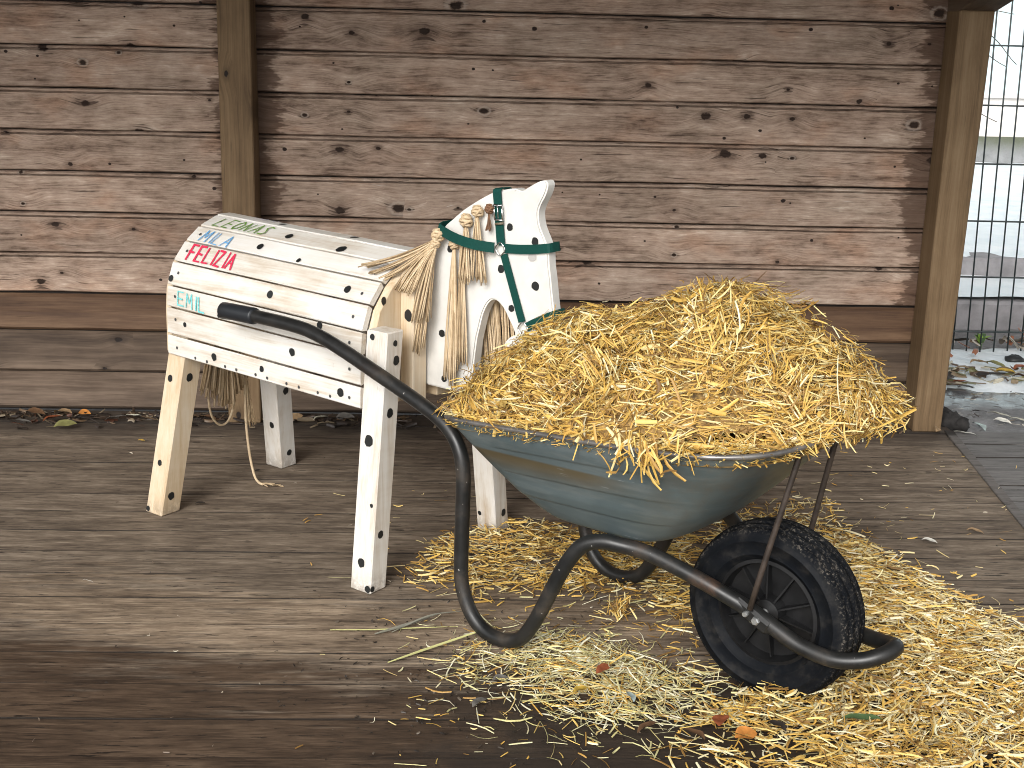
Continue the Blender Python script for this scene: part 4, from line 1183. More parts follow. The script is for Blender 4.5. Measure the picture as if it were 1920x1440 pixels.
# ------------------------------------------------------------------ straw
GOLD = np.array([(.72, .465, .110), (.78, .56, .175), (.85, .71, .34), (.60, .36, .080), (.42, .245, .065), (.88, .80, .52), (.22, .12, .032)])
GOLD_P = np.array([.22, .19, .15, .15, .13, .06, .10])
PALE = np.array([(.70, .66, .40), (.62, .58, .30), (.80, .77, .58), (.55, .50, .22), (.72, .56, .24), (.36, .33, .16)])
PALE_P = np.array([.25, .2, .2, .13, .12, .10])
def straw_mesh(name, C, D, Nn, L, Wd, bend, tones, parent=None, stations=4):
    """ribbons with a raised ridge; C centres, D directions, Nn surface normals"""
    n = len(C)
    D = D / np.linalg.norm(D, axis=1)[:, None]
    W = np.cross(D, Nn); W /= np.linalg.norm(W, axis=1)[:, None] + 1e-9
    U = np.cross(W, D)
    roll = RNG.normal(0, .6, n)
    W2 = W * np.cos(roll)[:, None] + U * np.sin(roll)[:, None]
    U2 = np.cross(W2, D)
    bd = (W * RNG.normal(0, 1, n)[:, None] + U * RNG.normal(0, .6, n)[:, None]) * bend[:, None]
    ts = np.linspace(-.5, .5, stations)
    V = np.empty((n, stations, 3, 3))
    for i, t in enumerate(ts):
        c = C + D * (L * t)[:, None] + bd * (L * (t * t - .08))[:, None] * 4
        taper = 1.0 if 0 < i < stations - 1 else .75
        V[:, i, 0] = c - W2 * (Wd * .5 * taper)[:, None]
        V[:, i, 1] = c + U2 * (Wd * .28)[:, None]
        V[:, i, 2] = c + W2 * (Wd * .5 * taper)[:, None]
    F = []
    q = np.array([[i * 3 + k, (i + 1) * 3 + k, (i + 1) * 3 + k + 1, i * 3 + k + 1] for i in range(stations - 1) for k in range(2)])
    F = (q[None] + (np.arange(n) * stations * 3)[:, None, None]).reshape(-1, 4)
    me = bpy.data.meshes.new(name)
    nv = n * stations * 3; nf = len(F)
    me.vertices.add(nv); me.vertices.foreach_set('co', V.reshape(-1))
    me.loops.add(nf * 4); me.loops.foreach_set('vertex_index', F.reshape(-1))
    me.polygons.add(nf); me.polygons.foreach_set('loop_start', np.arange(nf) * 4); me.polygons.foreach_set('loop_total', np.full(nf, 4))
    me.update()
    at = me.attributes.new('tone', 'FLOAT_COLOR', 'POINT')
    col = np.ones((n, stations * 3, 4)); col[:, :, :3] = tones[:, None, :]
    at.data.foreach_set('color', col.reshape(-1))
    me.materials.append(MAT['straw'])
    o = link(bpy.data.objects.new(name, me), parent)
    o['kind'] = 'stuff'
    return o
def tones(n, base, p):
    t = base[RNG.choice(len(base), n, p=p / p.sum())]
    return np.clip(t * RNG.uniform(.82, 1.12, (n, 1)), 0, .9)

def in_poly(P, x, y):
    c = np.zeros(len(x), bool); j = len(P) - 1
    for i in range(len(P)):
        xi, yi = P[i]; xj, yj = P[j]
        c ^= ((yi > y) != (yj > y)) & (x < (xj - xi) * (y - yi) / (yj - yi + 1e-12) + xi)
        j = i
    return c

# heap in the tray
UC, AA, BB = -.305, .492, .345
lump1, lump2, lump3 = Field(9.0, seed=21), Field(24.0, seed=22), Field(60.0, seed=23)
TOPU = np.array([-.82, -.78, -.70, -.60, -.48, -.38, -.26, -.167, -.02, .07, .135, .17, .20])
TOPZ = np.array([.575, .605, .662, .722, .765, .795, .845, .872, .815, .748, .688, .650, .60])
def heap_sc(s): return np.where(s > 0, s / .306, s / .37)
def skew(u, s):       # the nose of the heap bulges to the far side
    t = np.clip((u + .25) / .35, 0, 1)
    return u + .42 * (s + .10) * t * t * (3 - 2 * t)
def heap_e(u): return np.where(u < UC, 5.0, 2.2)
def heap_r(u, s):
    v = skew(u, s); e = heap_e(v)
    return ((np.abs(v - UC) / AA) ** e + np.abs(heap_sc(s)) ** e) ** (1 / e)
def heap_h(u, s):
    v = skew(u, s); e = heap_e(v)
    r = np.clip(heap_r(u, s), 0, 1)
    o_ = np.clip((u - .08) / .14, 0, 1)
    base = zr(u) - .030 + .085 * o_ * o_ * (3 - 2 * o_)
    w_ = (np.clip(1 - (np.abs(v - UC) / AA) ** e, .02, 1)) ** (1 / e)
    t = np.clip(np.abs(heap_sc(s)) / w_, 0, 1)
    top = np.interp(v, TOPU, TOPZ)
    return base + np.maximum(top - base, 0) * (1 - t ** 2.1) ** .72 + (.028 * lump1(u, s) + .019 * lump2(u, s) + .010 * lump3(u, s)) * np.clip(1.1 - r, 0, 1)
gu_, gs_ = np.meshgrid(np.linspace(-.84, .30, 96), np.linspace(-.38, .32, 64))
ok_ = heap_r(gu_, gs_) < .955
hz_ = heap_h(gu_, gs_) - .022
V = np.stack([gu_, -gs_, hz_], -1).reshape(-1, 3)
idx = np.arange(96 * 64).reshape(64, 96)
F = [(idx[j_, i_], idx[j_, i_ + 1], idx[j_ + 1, i_ + 1], idx[j_ + 1, i_]) for j_ in range(63) for i_ in range(95)
     if ok_[j_, i_] and ok_[j_, i_ + 1] and ok_[j_ + 1, i_] and ok_[j_ + 1, i_ + 1]]
used = sorted({k for f in F for k in f}); mp = {k: n for n, k in enumerate(used)}
V = V[used]; F = [tuple(mp[k] for k in f) for f in F]
heap = thing('straw_heap', 'golden straw heaped high in the wheelbarrow tray', 'straw', BC, PHI)
core = fix_normals(mk('packed_core', V, F, MAT['straw_core'], heap, True))
def heap_straws(n, r_lo, r_hi, wlo, whi, llo, lhi, lift, seed):
    g = np.random.default_rng(seed)
    u = g.uniform(UC - AA, UC + AA + .10, n * 2); s = g.uniform(-.38, .33, n * 2)
    r = heap_r(u, s); k = (r < r_hi) & (r >= r_lo)
    u, s = u[k][:n], s[k][:n]; n = len(u)
    e = .006
    gu = (heap_h(u + e, s) - heap_h(u - e, s)) / (2 * e); gs = (heap_h(u, s + e) - heap_h(u, s - e)) / (2 * e)
    gu, gs = np.clip(gu, -2.5, 2.5), np.clip(gs, -2.5, 2.5)
    Nn = np.stack([-gu, gs, np.ones(n)], 1); Nn /= np.linalg.norm(Nn, axis=1)[:, None]
    fld = Field(13.0, seed=31)
    ang = fld(u, s) * 2.2 + g.normal(0, .75, n)
    D = np.stack([np.cos(ang), np.sin(ang), np.zeros(n)], 1)
    D = D - Nn * (D * Nn).sum(1)[:, None]
    D /= np.linalg.norm(D, axis=1)[:, None]
    D = D + Nn * g.normal(0, .38, n)[:, None]
    C = np.stack([u, -s, heap_h(u, s)], 1) + Nn * (g.uniform(-.022, lift, n))[:, None]
    L = g.uniform(llo, lhi, n) * g.uniform(.5, 1.0, n); Wd = g.uniform(wlo, whi, n)
    return C, D, Nn, L, Wd, np.abs(g.normal(0, .10, n))
def heap_clumps(nc, per, seed):
    """handfuls of straw that lie together, each handful with a direction of its own and pushed in or out of the heap"""
    g = np.random.default_rng(seed)
    u = g.uniform(UC - AA, UC + AA + .10, nc * 3); s = g.uniform(-.38, .33, nc * 3)
    k = heap_r(u, s) < .97
    u, s = u[k][:nc], s[k][:nc]; nc = len(u)
    ca = g.uniform(0, PI, nc); cl = g.normal(.002, .017, nc); sz = g.uniform(.016, .040, nc)
    U = np.repeat(u, per); S = np.repeat(s, per); A_ = np.repeat(ca, per) + g.normal(0, .28, nc * per)
    U = U + g.normal(0, 1, nc * per) * np.repeat(sz, per); S = S + g.normal(0, 1, nc * per) * np.repeat(sz, per)
    k = heap_r(U, S) < 1.0
    U, S, A_ = U[k], S[k], A_[k]; lift = np.repeat(cl, per)[k]; n = len(U)
    e = .008
    gu = np.clip((heap_h(U + e, S) - heap_h(U - e, S)) / (2 * e), -2.5, 2.5); gs = np.clip((heap_h(U, S + e) - heap_h(U, S - e)) / (2 * e), -2.5, 2.5)
    Nn = np.stack([-gu, gs, np.ones(n)], 1); Nn /= np.linalg.norm(Nn, axis=1)[:, None]
    D = np.stack([np.cos(A_), np.sin(A_), np.zeros(n)], 1)
    D = D - Nn * (D * Nn).sum(1)[:, None]; D /= np.linalg.norm(D, axis=1)[:, None] + 1e-9
    D = D + Nn * (g.normal(0, .20, n) + np.repeat(g.normal(0, .22, nc), per)[k])[:, None]
    C = np.stack([U, -S, heap_h(U, S)], 1) + Nn * (lift + g.uniform(-.010, .008, n))[:, None]
    return C, D, Nn, g.uniform(.03, .085, n) * g.uniform(.6, 1, n), g.uniform(.0016, .0042, n), np.abs(g.normal(0, .09, n))
parts = [heap_straws(15500, 0, 1.0, .0016, .0038, .025, .080, .004, 1), heap_clumps(400, 34, 6), heap_straws(1500, .0, 1.0, .005, .0105, .03, .085, .018, 2), heap_straws(700, .85, 1.02, .002, .005, .04, .09, .012, 3),
         heap_straws(520, 0, 1.0, .0014, .0028, .07, .14, .040, 4)]
# wisps hanging over the near side and the nose of the tray
g = np.random.default_rng(9)
def hang(u, s, n, drop):
    uu = g.normal(u, .022, n); ss_ = g.normal(s, .008, n)
    dz = g.uniform(-drop, .03, n); low = np.minimum(dz, 0)
    uu = uu + np.where(u > .05, .9, 0) * low; ss_ = ss_ + (np.sign(s) * .5 * low if u <= .05 else 0)
    C = np.stack([uu, -ss_, zr(uu) + dz], 1)
    D = np.stack([g.normal(0, .85, n), g.normal(0, .30, n), -np.ones(n)], 1)
    Nn = np.tile(np.array([[.15, -1, .2]]), (n, 1)) + g.normal(0, .2, (n, 3))
    return C, D, Nn, g.uniform(.03, .075, n), g.uniform(.0025, .0075, n), np.abs(g.normal(0, .12, n))
parts += [hang(-.150, .326, 34, .055), hang(-.225, .326, 14, .045), hang(-.33, .322, 5, .012), hang(-.07, .314, 10, .010), hang(.095, .06, 9, .02), hang(.11, -.08, 22, .035), hang(.14, -.18, 22, .05)]
# level straw that fills the tray right up to the rim all round the heap
RIMP = [(p[0] * .985 - .004, p[1] * .975) for p in RIM]
fm = bm = bmesh.new()
fv = [bm.verts.new((p[0], -p[1], zr(p[0]) - .022)) for p in RIMP]
bm.faces.new(fv)
bmesh.ops.recalc_face_normals(bm, faces=bm.faces)
me_ = bpy.data.meshes.new('packed_fill'); bm.to_mesh(me_); bm.free(); me_.materials.append(MAT['straw_core'])
link(bpy.data.objects.new('packed_fill', me_), heap)
fu = g.uniform(-.76, .11, 26000); fs = g.uniform(-.32, .32, 26000)
k = in_poly(RIMP, fu, fs) & (heap_r(fu, fs) > .86)
fu, fs = fu[k], fs[k]; n = len(fu); a = g.uniform(0, PI, n)
parts.append((np.stack([fu, -fs, zr(fu) + g.uniform(-.020, .014, n)], 1), np.stack([np.cos(a), np.sin(a), g.normal(0, .14, n)], 1), np.tile([[0, 0, 1.0]], (n, 1)) + g.normal(0, .2, (n, 3)), g.uniform(.02, .06, n), g.uniform(.0018, .0048, n), np.abs(g.normal(0, .1, n))))
for p in parts[:5]:                       # nothing pokes through the sheet metal
    rr_ = heap_r(p[0][:, 0], -p[0][:, 1])
    p[0][:, 2] = np.where(rr_ > .9, np.maximum(p[0][:, 2], zr(p[0][:, 0]) + .006), p[0][:, 2])
A = [np.concatenate([p[i] for p in parts]) for i in range(6)]
straw_mesh('straw', *A, tones(len(A[0]), GOLD, GOLD_P) * .92, heap)

# straw on the deck
def poly_pts(P, n, jit, g):
    P = np.array(P); lo, hi = P.min(0), P.max(0)
    X = np.empty(0); Y = np.empty(0)
    while len(X) < n:
        x = g.uniform(lo[0], hi[0], n); y = g.uniform(lo[1], hi[1], n)
        k = in_poly(P, x, y)
        X = np.append(X, x[k]); Y = np.append(Y, y[k])
    far_ = g.uniform(0, 1, n) < .13
    s = np.where(far_, jit * 3.2, jit)
    return X[:n] + g.normal(0, 1, n) * s, Y[:n] + g.normal(0, 1, n) * s
BARE = [(.30, 2.40), (.45, 2.44), (.60, 2.40), (.72, 2.33), (.74, 2.20), (.30, 2.20)]
def floor_straws(P, n, jit, thick, wlo, whi, llo, lhi, seed, up=.12, ztop=0.0):
    g = np.random.default_rng(seed)
    x, y = poly_pts(P, n, jit, g)
    keep = (y > 1.9) & ~(in_poly(BARE, x, y) & (g.uniform(0, 1, n) < .78))
    x, y = x[keep], y[keep]; n = len(x)
    # thinner where few strands lie
    inside = in_poly(np.array(P), x, y)
    z = .004 + g.uniform(0, 1, n) ** 1.3 * np.where(inside, thick, .004) * np.clip(1 + .7 * Field(7.0, seed=seed + 50)(x, y), .15, 2)
    fld = Field(6.0, seed=seed + 7)
    a = fld(x, y) * 1.6 + g.normal(0, .9, n)
    D = np.stack([np.cos(a), np.sin(a), g.normal(0, up, n) * np.where(inside, 1, .25)], 1)
    L = g.uniform(llo, lhi, n) * g.uniform(.45, 1, n)
    z = np.maximum(z, .003 + np.abs(D[:, 2]) * L * .5)
    Nn = np.stack([g.normal(0, .15, n), g.normal(0, .15, n), np.ones(n)], 1)
    return np.stack([x, y, z], 1), D, Nn, L, g.uniform(wlo, whi, n), np.abs(g.normal(0, .10, n))
PA = [(-.14, 3.15), (-.05, 3.42), (.13, 3.58), (.37, 3.48), (.45, 3.25), (.42, 3.12), (.2, 3.07), (0.0, 3.08)]
PM = [(.35, 3.46), (.55, 3.60), (.72, 3.66), (.63, 3.17), (.66, 2.90), (.58, 2.84), (.46, 3.06)]
PB = [(1.13, 3.55), (1.18, 3.40), (1.25, 3.22), (1.32, 3.05), (1.42, 2.86), (1.52, 2.5), (1.5, 2.0), (.55, 2.0), (.42, 2.28), (.50, 2.40), (.67, 2.54), (.82, 2.60), (.95, 2.83)]
PB2 = [(.63, 2.95), (.75, 3.6), (1.1, 3.6), (1.2, 3.2), (.95, 2.75)]
PCc = [(.02, 2.79), (.19, 2.86), (.43, 2.74), (.53, 2.58), (.52, 2.40), (.35, 2.28), (.20, 2.46), (0.02, 2.62)]
PK = [(.16, 2.83), (.38, 2.76), (.48, 2.58), (.42, 2.49), (.27, 2.58), (.16, 2.71)]
PD = [(.78, 3.60), (1.05, 3.79), (1.17, 3.80), (1.16, 3.62), (1.0, 3.50)]
parts = [floor_straws(PA, 1500, .022, .030, .0022, .0055, .03, .085, 61), floor_straws(PM, 1300, .025, .025, .0022, .0055, .03, .08, 62),
         floor_straws(PB, 12000, .028, .044, .0020, .0060, .020, .090, 63), floor_straws(PB2, 1800, .02, .02, .0022, .0055, .025, .07, 64),
         floor_straws(PD, 230, .04, .010, .0022, .005, .03, .09, 65),
         floor_straws([(-.1, 2.95), (.5, 3.1), (.6, 2.75), (.3, 2.75)], 90, .05, .004, .002, .004, .015, .06, 66, .05),
         floor_straws([(1.1, 4.2), (1.75, 4.2), (1.75, 2.9), (1.3, 3.0)], 85, .06, .003, .002, .004, .012, .05, 67, .03),
         floor_straws([(-.1, 2.3), (.45, 2.3), (.45, 2.8), (-.1, 2.8)], 160, .05, .004, .002, .004, .012, .05, 68, .04),
         floor_straws([(-.5, 3.2), (.1, 3.2), (.1, 3.9), (-.5, 3.9)], 22, .05, .003, .002, .0035, .02, .05, 69, .03)]
A = [np.concatenate([p[i] for p in parts]) for i in range(6)]
pl_ = RNG.uniform(0, 1, (len(A[0]), 1)) < np.clip(.12 + .35 * (A[0][:, :1] - .5), .1, .42)
straw_mesh('straw', *A, np.where(pl_, tones(len(A[0]), np.array([(.86, .74, .42), (.88, .80, .56), (.80, .66, .34)]), np.array([.4, .3, .3])), tones(len(A[0]), GOLD, GOLD_P)))
parts = [floor_straws(PCc, 1150, .055, .014, .0016, .0040, .02, .10, 71, .08), floor_straws(PK, 480, .045, .022, .0016, .0045, .03, .12, 72, .12), floor_straws([(.40, 2.72), (.62, 2.62), (.80, 2.50), (.60, 2.28), (.40, 2.36)], 420, .05, .012, .0016, .004, .02, .10, 73, .08)]
A = [np.concatenate([p[i] for p in parts]) for i in range(6)]
straw_mesh('hay', *A, np.where(RNG.uniform(0, 1, (len(A[0]), 1)) < .75, tones(len(A[0]), PALE, PALE_P), tones(len(A[0]), GOLD, GOLD_P)))

n = 420
x = g.normal(.02, .22, n); y = np.clip(2.62 + g.normal(0, .20, n), 2.2, 3.1); a = g.uniform(0, PI, n)
straw_mesh('grit', np.stack([x, y, np.full(n, .004)], 1), np.stack([np.cos(a), np.sin(a), g.normal(0, .3, n)], 1), np.tile([[0, 0, 1.0]], (n, 1)) + g.normal(0, .3, (n, 3)), g.uniform(.003, .013, n), g.uniform(.002, .006, n), np.abs(g.normal(0, .15, n)),
           np.array([(.018, .014, .011), (.04, .03, .022), (.09, .07, .05)])[g.choice(3, n, p=[.5, .3, .2])])
def straw_thing(name, label, cat, C, D, L, Wd, base):
    C, D = np.array(C, float), np.array(D, float); n = len(C)
    o = straw_mesh(name, C, D, np.tile([[0, 0, 1.0]], (n, 1)) + RNG.normal(0, .2, (n, 3)), np.array(L), np.array(Wd), np.abs(RNG.normal(0, .12, n)), base)
    del o['kind']
    return tag(o, label, cat)
# small tuft that stands up between leg loop and wheel
g = np.random.default_rng(5)
n = 70
C = np.stack([g.normal(.405, .014, n), g.normal(2.935, .016, n), g.uniform(.008, .060, n)], 1)
D = np.stack([g.normal(0, .5, n), g.normal(0, .5, n), g.uniform(.2, 1.2, n)], 1)
straw_thing('straw_tuft', 'small upright tuft of straw on bare boards between leg loop and wheel', 'straw tuft', C, D, g.uniform(.02, .045, n), g.uniform(.002, .005, n), tones(n, GOLD, GOLD_P))

# ------------------------------------------------------------------ leaves and litter
LEAFC = {'brown': (.14, .075, .038), 'red': (.26, .075, .030), 'orange': (.50, .20, .045), 'yellow': (.55, .36, .06), 'pale': (.52, .50, .40), 'tan': (.36, .24, .13), 'dark': (.035, .027, .022),
         'green': (.07, .12, .045), 'blue': (.36, .43, .41), 'olive': (.20, .19, .07), 'grey': (.15, .14, .125), 'white': (.72, .70, .62)}
LM = {}
def leaf_mat(c):
    if c not in LM:
        m = M('leaf_' + c)
        n = m.noise(m.coord('Object'), 1.8, 4, .6)
        b = LEAFC[c]
        LM[c] = m.set(Base_Color=m.ramp(n, [(.3, tuple(x * .6 for x in b)), (.7, tuple(min(.9, x * 1.25) for x in b))]), Roughness=.6, Specular_IOR_Level=.3)
    return LM[c]
LMESH = {}
def leaf_mesh(shape, c):
    k = (shape, c)
    if k not in LMESH:
        g = random.Random(hash(shape) % 97 if isinstance(shape, int) else len(shape))
        wid = {'round': .40, 'oval': .24, 'long': .11, 'blade': .035}[shape]
        V, F = [], []
        N = 8
        for i in range(N + 1):
            t = i / N
            x = t - .5
            w_ = wid * math.sin(PI * min(1, max(0.02, t ** .85 * .98))) ** .8
            zc = .10 * math.sin(PI * t) * (1 if shape != 'round' else .5) + (.03 * math.sin(9 * t))
            V += [(x, -w_, zc + w_ * .45 + .02 * math.sin(7 * t)), (x, 0, zc), (x, w_, zc + w_ * .35)]
        for i in range(N):
            for k2 in range(2):
                F.append((i * 3 + k2, (i + 1) * 3 + k2, (i + 1) * 3 + k2 + 1, i * 3 + k2 + 1))
        me = bpy.data.meshes.new('leaf'); me.from_pydata(V, [], F); me.materials.append(leaf_mat(c))
        me.polygons.foreach_set('use_smooth', [True] * len(me.polygons))
        LMESH[k] = me
    return LMESH[k]
def leaf(x, y, z, size, shape, c, ang, label, group=None, cat='leaf', tilt=0.0, name='fallen_leaf'):
    o = bpy.data.objects.new(name, leaf_mesh(shape, c))
    o.location = (x, y, z); o.rotation_euler = (random.uniform(-.25, .25) + tilt, random.uniform(-.15, .15), ang); o.scale = (size, size, size)
    link(o)
    return tag(o, label, cat, group)

# front, in the hay
leaf(.274, 2.528, .022, .040, 'round', 'yellow', .4, 'round yellow leaf lying on the pale hay')
leaf(.549, 2.362, .045, .046, 'round', 'red', 1.2, 'rusty red round leaf between straw at the lower edge')
leaf(.590, 2.310, .042, .050, 'round', 'orange', .3, 'orange curled leaf at the bottom edge of the straw')
leaf(.488, 2.332, .030, .050, 'oval', 'brown', 2.5, 'dark brown leaf beside the rusty red round leaf')
leaf(.330, 2.617, .026, .050, 'oval', 'red', .8, 'reddish brown leaf in the middle of the pale hay')
leaf(.376, 2.498, .024, .040, 'oval', 'blue', 1.9, 'pale bluish leaf standing in the pale hay', tilt=.4)
leaf(.840, 2.355, .052, .088, 'long', 'green', -.12, 'long dark green leaf lying on the straw in front of the wheel')
leaf(.40, 2.375, .020, .055, 'oval', 'brown', .5, 'dark curled leaf in front of the yellow round leaf')
leaf(.66, 2.34, .045, .05, 'oval', 'dark', 2.2, 'blackish leaf on straw right of the orange curled leaf')
leaf(.05, 2.50, .006, .050, 'oval', 'grey', .9, 'grey shrivelled leaf on dark boards left of the hay')
leaf(.10, 2.60, .007, .042, 'round', 'grey', .2, 'grey green round leaf at the left edge of the hay')
# right part of the deck
leaf(1.783, 4.525, .018, .058, 'oval', 'tan', 1.1, 'tan leaf leaning at the foot of the corner post', tilt=.6)
leaf(1.540, 3.522, .009, .052, 'oval', 'tan', -.25, 'beige oval leaf on bare boards right of the wheel')
leaf(1.375, 3.447, .008, .045, 'oval', 'white', -.3, 'whitish leaf with thin stalk on the boards behind the straw')
leaf(1.63, 4.56, .010, .06, 'long', 'grey', -.3, 'grey leaf in the dark gap left of the corner post')
# left, on the deck
sv = leaf(-.965, 3.117, .007, .042, 'blade', 'white', -.6, 'curved white wood shaving on bare boards at left', cat='wood shaving', name='wood_shaving')
leaf(-.790, 3.697, .006, .032, 'oval', 'dark', .1, 'small black leaf beside the near rear leg of the horse')
leaf(-.665, 4.005, .006, .022, 'oval', 'dark', .6, 'tiny black leaf in front of the far rear leg')
leaf(-1.116, 4.307, .007, .024, 'oval', 'yellow', .2, 'tiny yellow leaf on boards in front of the back wall')
# along the wall foot
wl = [(-1.564, 4.57, 'brown', .08, 'oval', 'brown leaf in the gap under the wall near the left frame edge'), (-1.47, 4.59, 'tan', .085, 'oval', 'large tan leaf leaning against the wall foot at left'),
      (-1.483, 4.515, 'red', .075, 'oval', 'reddish leaf lying in front of the large tan leaf'), (-1.39, 4.585, 'orange', .06, 'oval', 'orange brown leaf right of the large tan leaf'),
      (-1.58, 4.478, 'grey', .07, 'long', 'narrow grey leaf at the left frame edge below the wall'), (-1.42, 4.45, 'olive', .08, 'oval', 'olive leaf on the deck in front of the reddish leaf'),
      (-1.261, 4.53, 'grey', .08, 'long', 'long grey leaf at the wall foot left of the horse'), (-1.206, 4.56, 'pale', .07, 'blade', 'thin pale curled sliver at the wall foot left of the horse'),
      (-.617, 4.57, 'tan', .07, 'oval', 'tan leaf at the wall foot seen between the horse legs'), (-.520, 4.57, 'pale', .06, 'oval', 'pale leaf at the wall foot below the horse belly'),
      (-.43, 4.58, 'grey', .07, 'oval', 'grey leaf at the wall foot just left of the near front leg'), (-1.02, 4.57, 'red', .07, 'long', 'narrow red leaf at the wall foot behind the near rear leg'),
      (-.93, 4.56, 'brown', .06, 'oval', 'brown leaf behind the tail rope at the wall foot')]
for x, y, c, s, shp, lab in wl:
    leaf(x, y, .014 + random.uniform(0, .008), s, shp, c, random.uniform(-.6, .6), lab, 'leaves along the wall foot', tilt=random.uniform(-.4, .5))
g = np.random.default_rng(77)
n = 420
x = g.uniform(-1.9, 1.7, n); x = np.where(g.uniform(0, 1, n) < .5, g.uniform(-1.9, -.2, n), x); y = 4.60 + np.abs(g.normal(0, .06, n)) * -1 + .03
a = g.normal(0, .8, n)
straw_mesh('wall_foot_litter', np.stack([x, y, .004 + g.uniform(0, .012, n)], 1), np.stack([np.cos(a), np.sin(a), g.normal(0, .2, n)], 1), np.tile([[0, 0, 1.0]], (n, 1)) + g.normal(0, .4, (n, 3)), g.uniform(.015, .07, n), g.uniform(.003, .016, n), np.abs(g.normal(0, .15, n)),
           np.array([(.03, .022, .018), (.06, .04, .028), (.13, .085, .05), (.19, .15, .10), (.09, .035, .02)])[g.choice(5, n, p=[.38, .28, .16, .10, .08])])
n = 150
x = g.uniform(-1.5, 1.7, n); y = g.uniform(2.3, 4.4, n); a = g.uniform(0, PI, n)
straw_mesh('wood_crumbs', np.stack([x, y, np.full(n, .0045)], 1), np.stack([np.cos(a), np.sin(a), np.zeros(n)], 1), np.tile([[0, 0, 1.0]], (n, 1)), g.uniform(.004, .016, n), g.uniform(.0015, .004, n), np.abs(g.normal(0, .15, n)),
           np.array([(.03, .025, .02), (.50, .45, .36), (.15, .11, .08)])[g.choice(3, n, p=[.5, .2, .3])])
# outside, right
rl = [(1.998, 4.66, 'blue', .075, 'oval', 1.9, 'pale blue green leaf standing beside the dark clod'), (1.895, 4.545, 'white', .10, 'long', -.45, 'long whitish leaf at the corner of the deck'),
      (2.136, 4.80, 'pale', .10, 'long', -.5, 'long pale leaf lying on wet sand behind the blue green leaf'), (2.112, 4.715, 'white', .07, 'oval', -.6, 'short white leaf on sand nearest the frame edge'),
      (2.19, 4.73, 'pale', .08, 'long', -.4, 'narrow pale leaf on sand at the right frame edge'), (2.08, 4.86, 'dark', .07, 'long', -.3, 'narrow dark leaf on sand below the puddle'),
      (2.0, 4.88, 'white', .06, 'blade', -.1, 'thin white stalk on sand beside the post'), (2.152, 5.266, 'red', .075, 'oval', -.2, 'dark red leaf lying at the edge of the slush'),
      (2.401, 5.40, 'yellow', .09, 'oval', -.4, 'yellowish curled leaf on the snow patch'), (2.346, 5.552, 'tan', .10, 'oval', .3, 'large tan leaf in the snow below the fence'),
      (2.41, 5.52, 'olive', .10, 'oval', -.8, 'olive leaf overlapping the large tan leaf'), (2.50, 5.46, 'red', .09, 'oval', .4, 'rusty leaf on snow at the right frame edge'),
      (2.278, 5.335, 'dark', .08, 'oval', .2, 'black leaf between the red leaf and the yellowish leaf'), (2.423, 5.30, 'pale', .10, 'long', -.2, 'long pale leaf under the rusty leaf'),
      (2.46, 5.34, 'brown', .09, 'oval', -.5, 'brown leaf half buried in slush at right')]
for x, y, c, s, shp, a, lab in rl:
    zz = max(float(yard(np.array(x), np.array(y))), float(snow_near(np.array(x), np.array(y))) if y > 4.9 else -1)
    leaf(x, y, zz + .010, s, shp, c, a, lab)
st = mk('stone', *knot_geo((2.545, 5.64, .02), .045, .5), MAT['spot'], None, True); tag(st, 'black rounded stone sitting on the snow below the fence', 'stone')
# litter along the fence foot
g = np.random.default_rng(12)
V, F, T = [], [], []
parts = []
n = 260
x = g.uniform(1.6, 4.2, n); y = 5.95 + g.normal(0, .09, n)
C = np.stack([x, y, .014 + g.uniform(0, .03, n)], 1)
a = g.uniform(0, 2 * PI, n)
lit = straw_mesh('leaf_litter', C, np.stack([np.cos(a), np.sin(a), g.normal(0, .3, n)], 1), np.tile([[0, 0, 1.0]], (n, 1)) + g.normal(0, .4, (n, 3)), g.uniform(.03, .09, n), g.uniform(.012, .035, n), np.abs(g.normal(0, .15, n)),
                 np.array([(.10, .06, .035), (.20, .13, .08), (.42, .38, .32), (.05, .04, .03), (.26, .10, .05)])[g.integers(0, 5, n)])
n = 70
x = g.uniform(1.88, 2.6, n); y = g.uniform(4.62, 5.2, n); a = g.normal(-.4, .6, n)
straw_mesh('twig_litter', np.stack([x, y, np.full(n, -.002)], 1), np.stack([np.cos(a), np.sin(a), g.normal(0, .05, n)], 1), np.tile([[0, 0, 1.0]], (n, 1)), g.uniform(.01, .05, n), g.uniform(.002, .006, n), np.abs(g.normal(0, .1, n)),
           np.array([(.05, .04, .035), (.12, .10, .08), (.45, .42, .36)])[g.integers(0, 3, n)])
n = 85
x = g.uniform(2.0, 2.75, n); y = np.clip(5.36 + g.normal(0, .10, n), 5.12, 5.75); a = g.normal(-.3, .6, n)
zz = np.maximum(yard(x, y), snow_near(x, y)) + .006 + g.uniform(0, .012, n)
straw_mesh('leaf_litter', np.stack([x, y, zz], 1), np.stack([np.cos(a), np.sin(a), g.normal(0, .12, n)], 1), np.tile([[0, 0, 1.0]], (n, 1)) + g.normal(0, .3, (n, 3)), g.uniform(.03, .10, n), g.uniform(.010, .024, n), np.abs(g.normal(0, .15, n)),
           np.array([(.08, .05, .03), (.20, .15, .09), (.45, .42, .33), (.04, .035, .03), (.20, .19, .08)])[g.integers(0, 5, n)], stations=5)
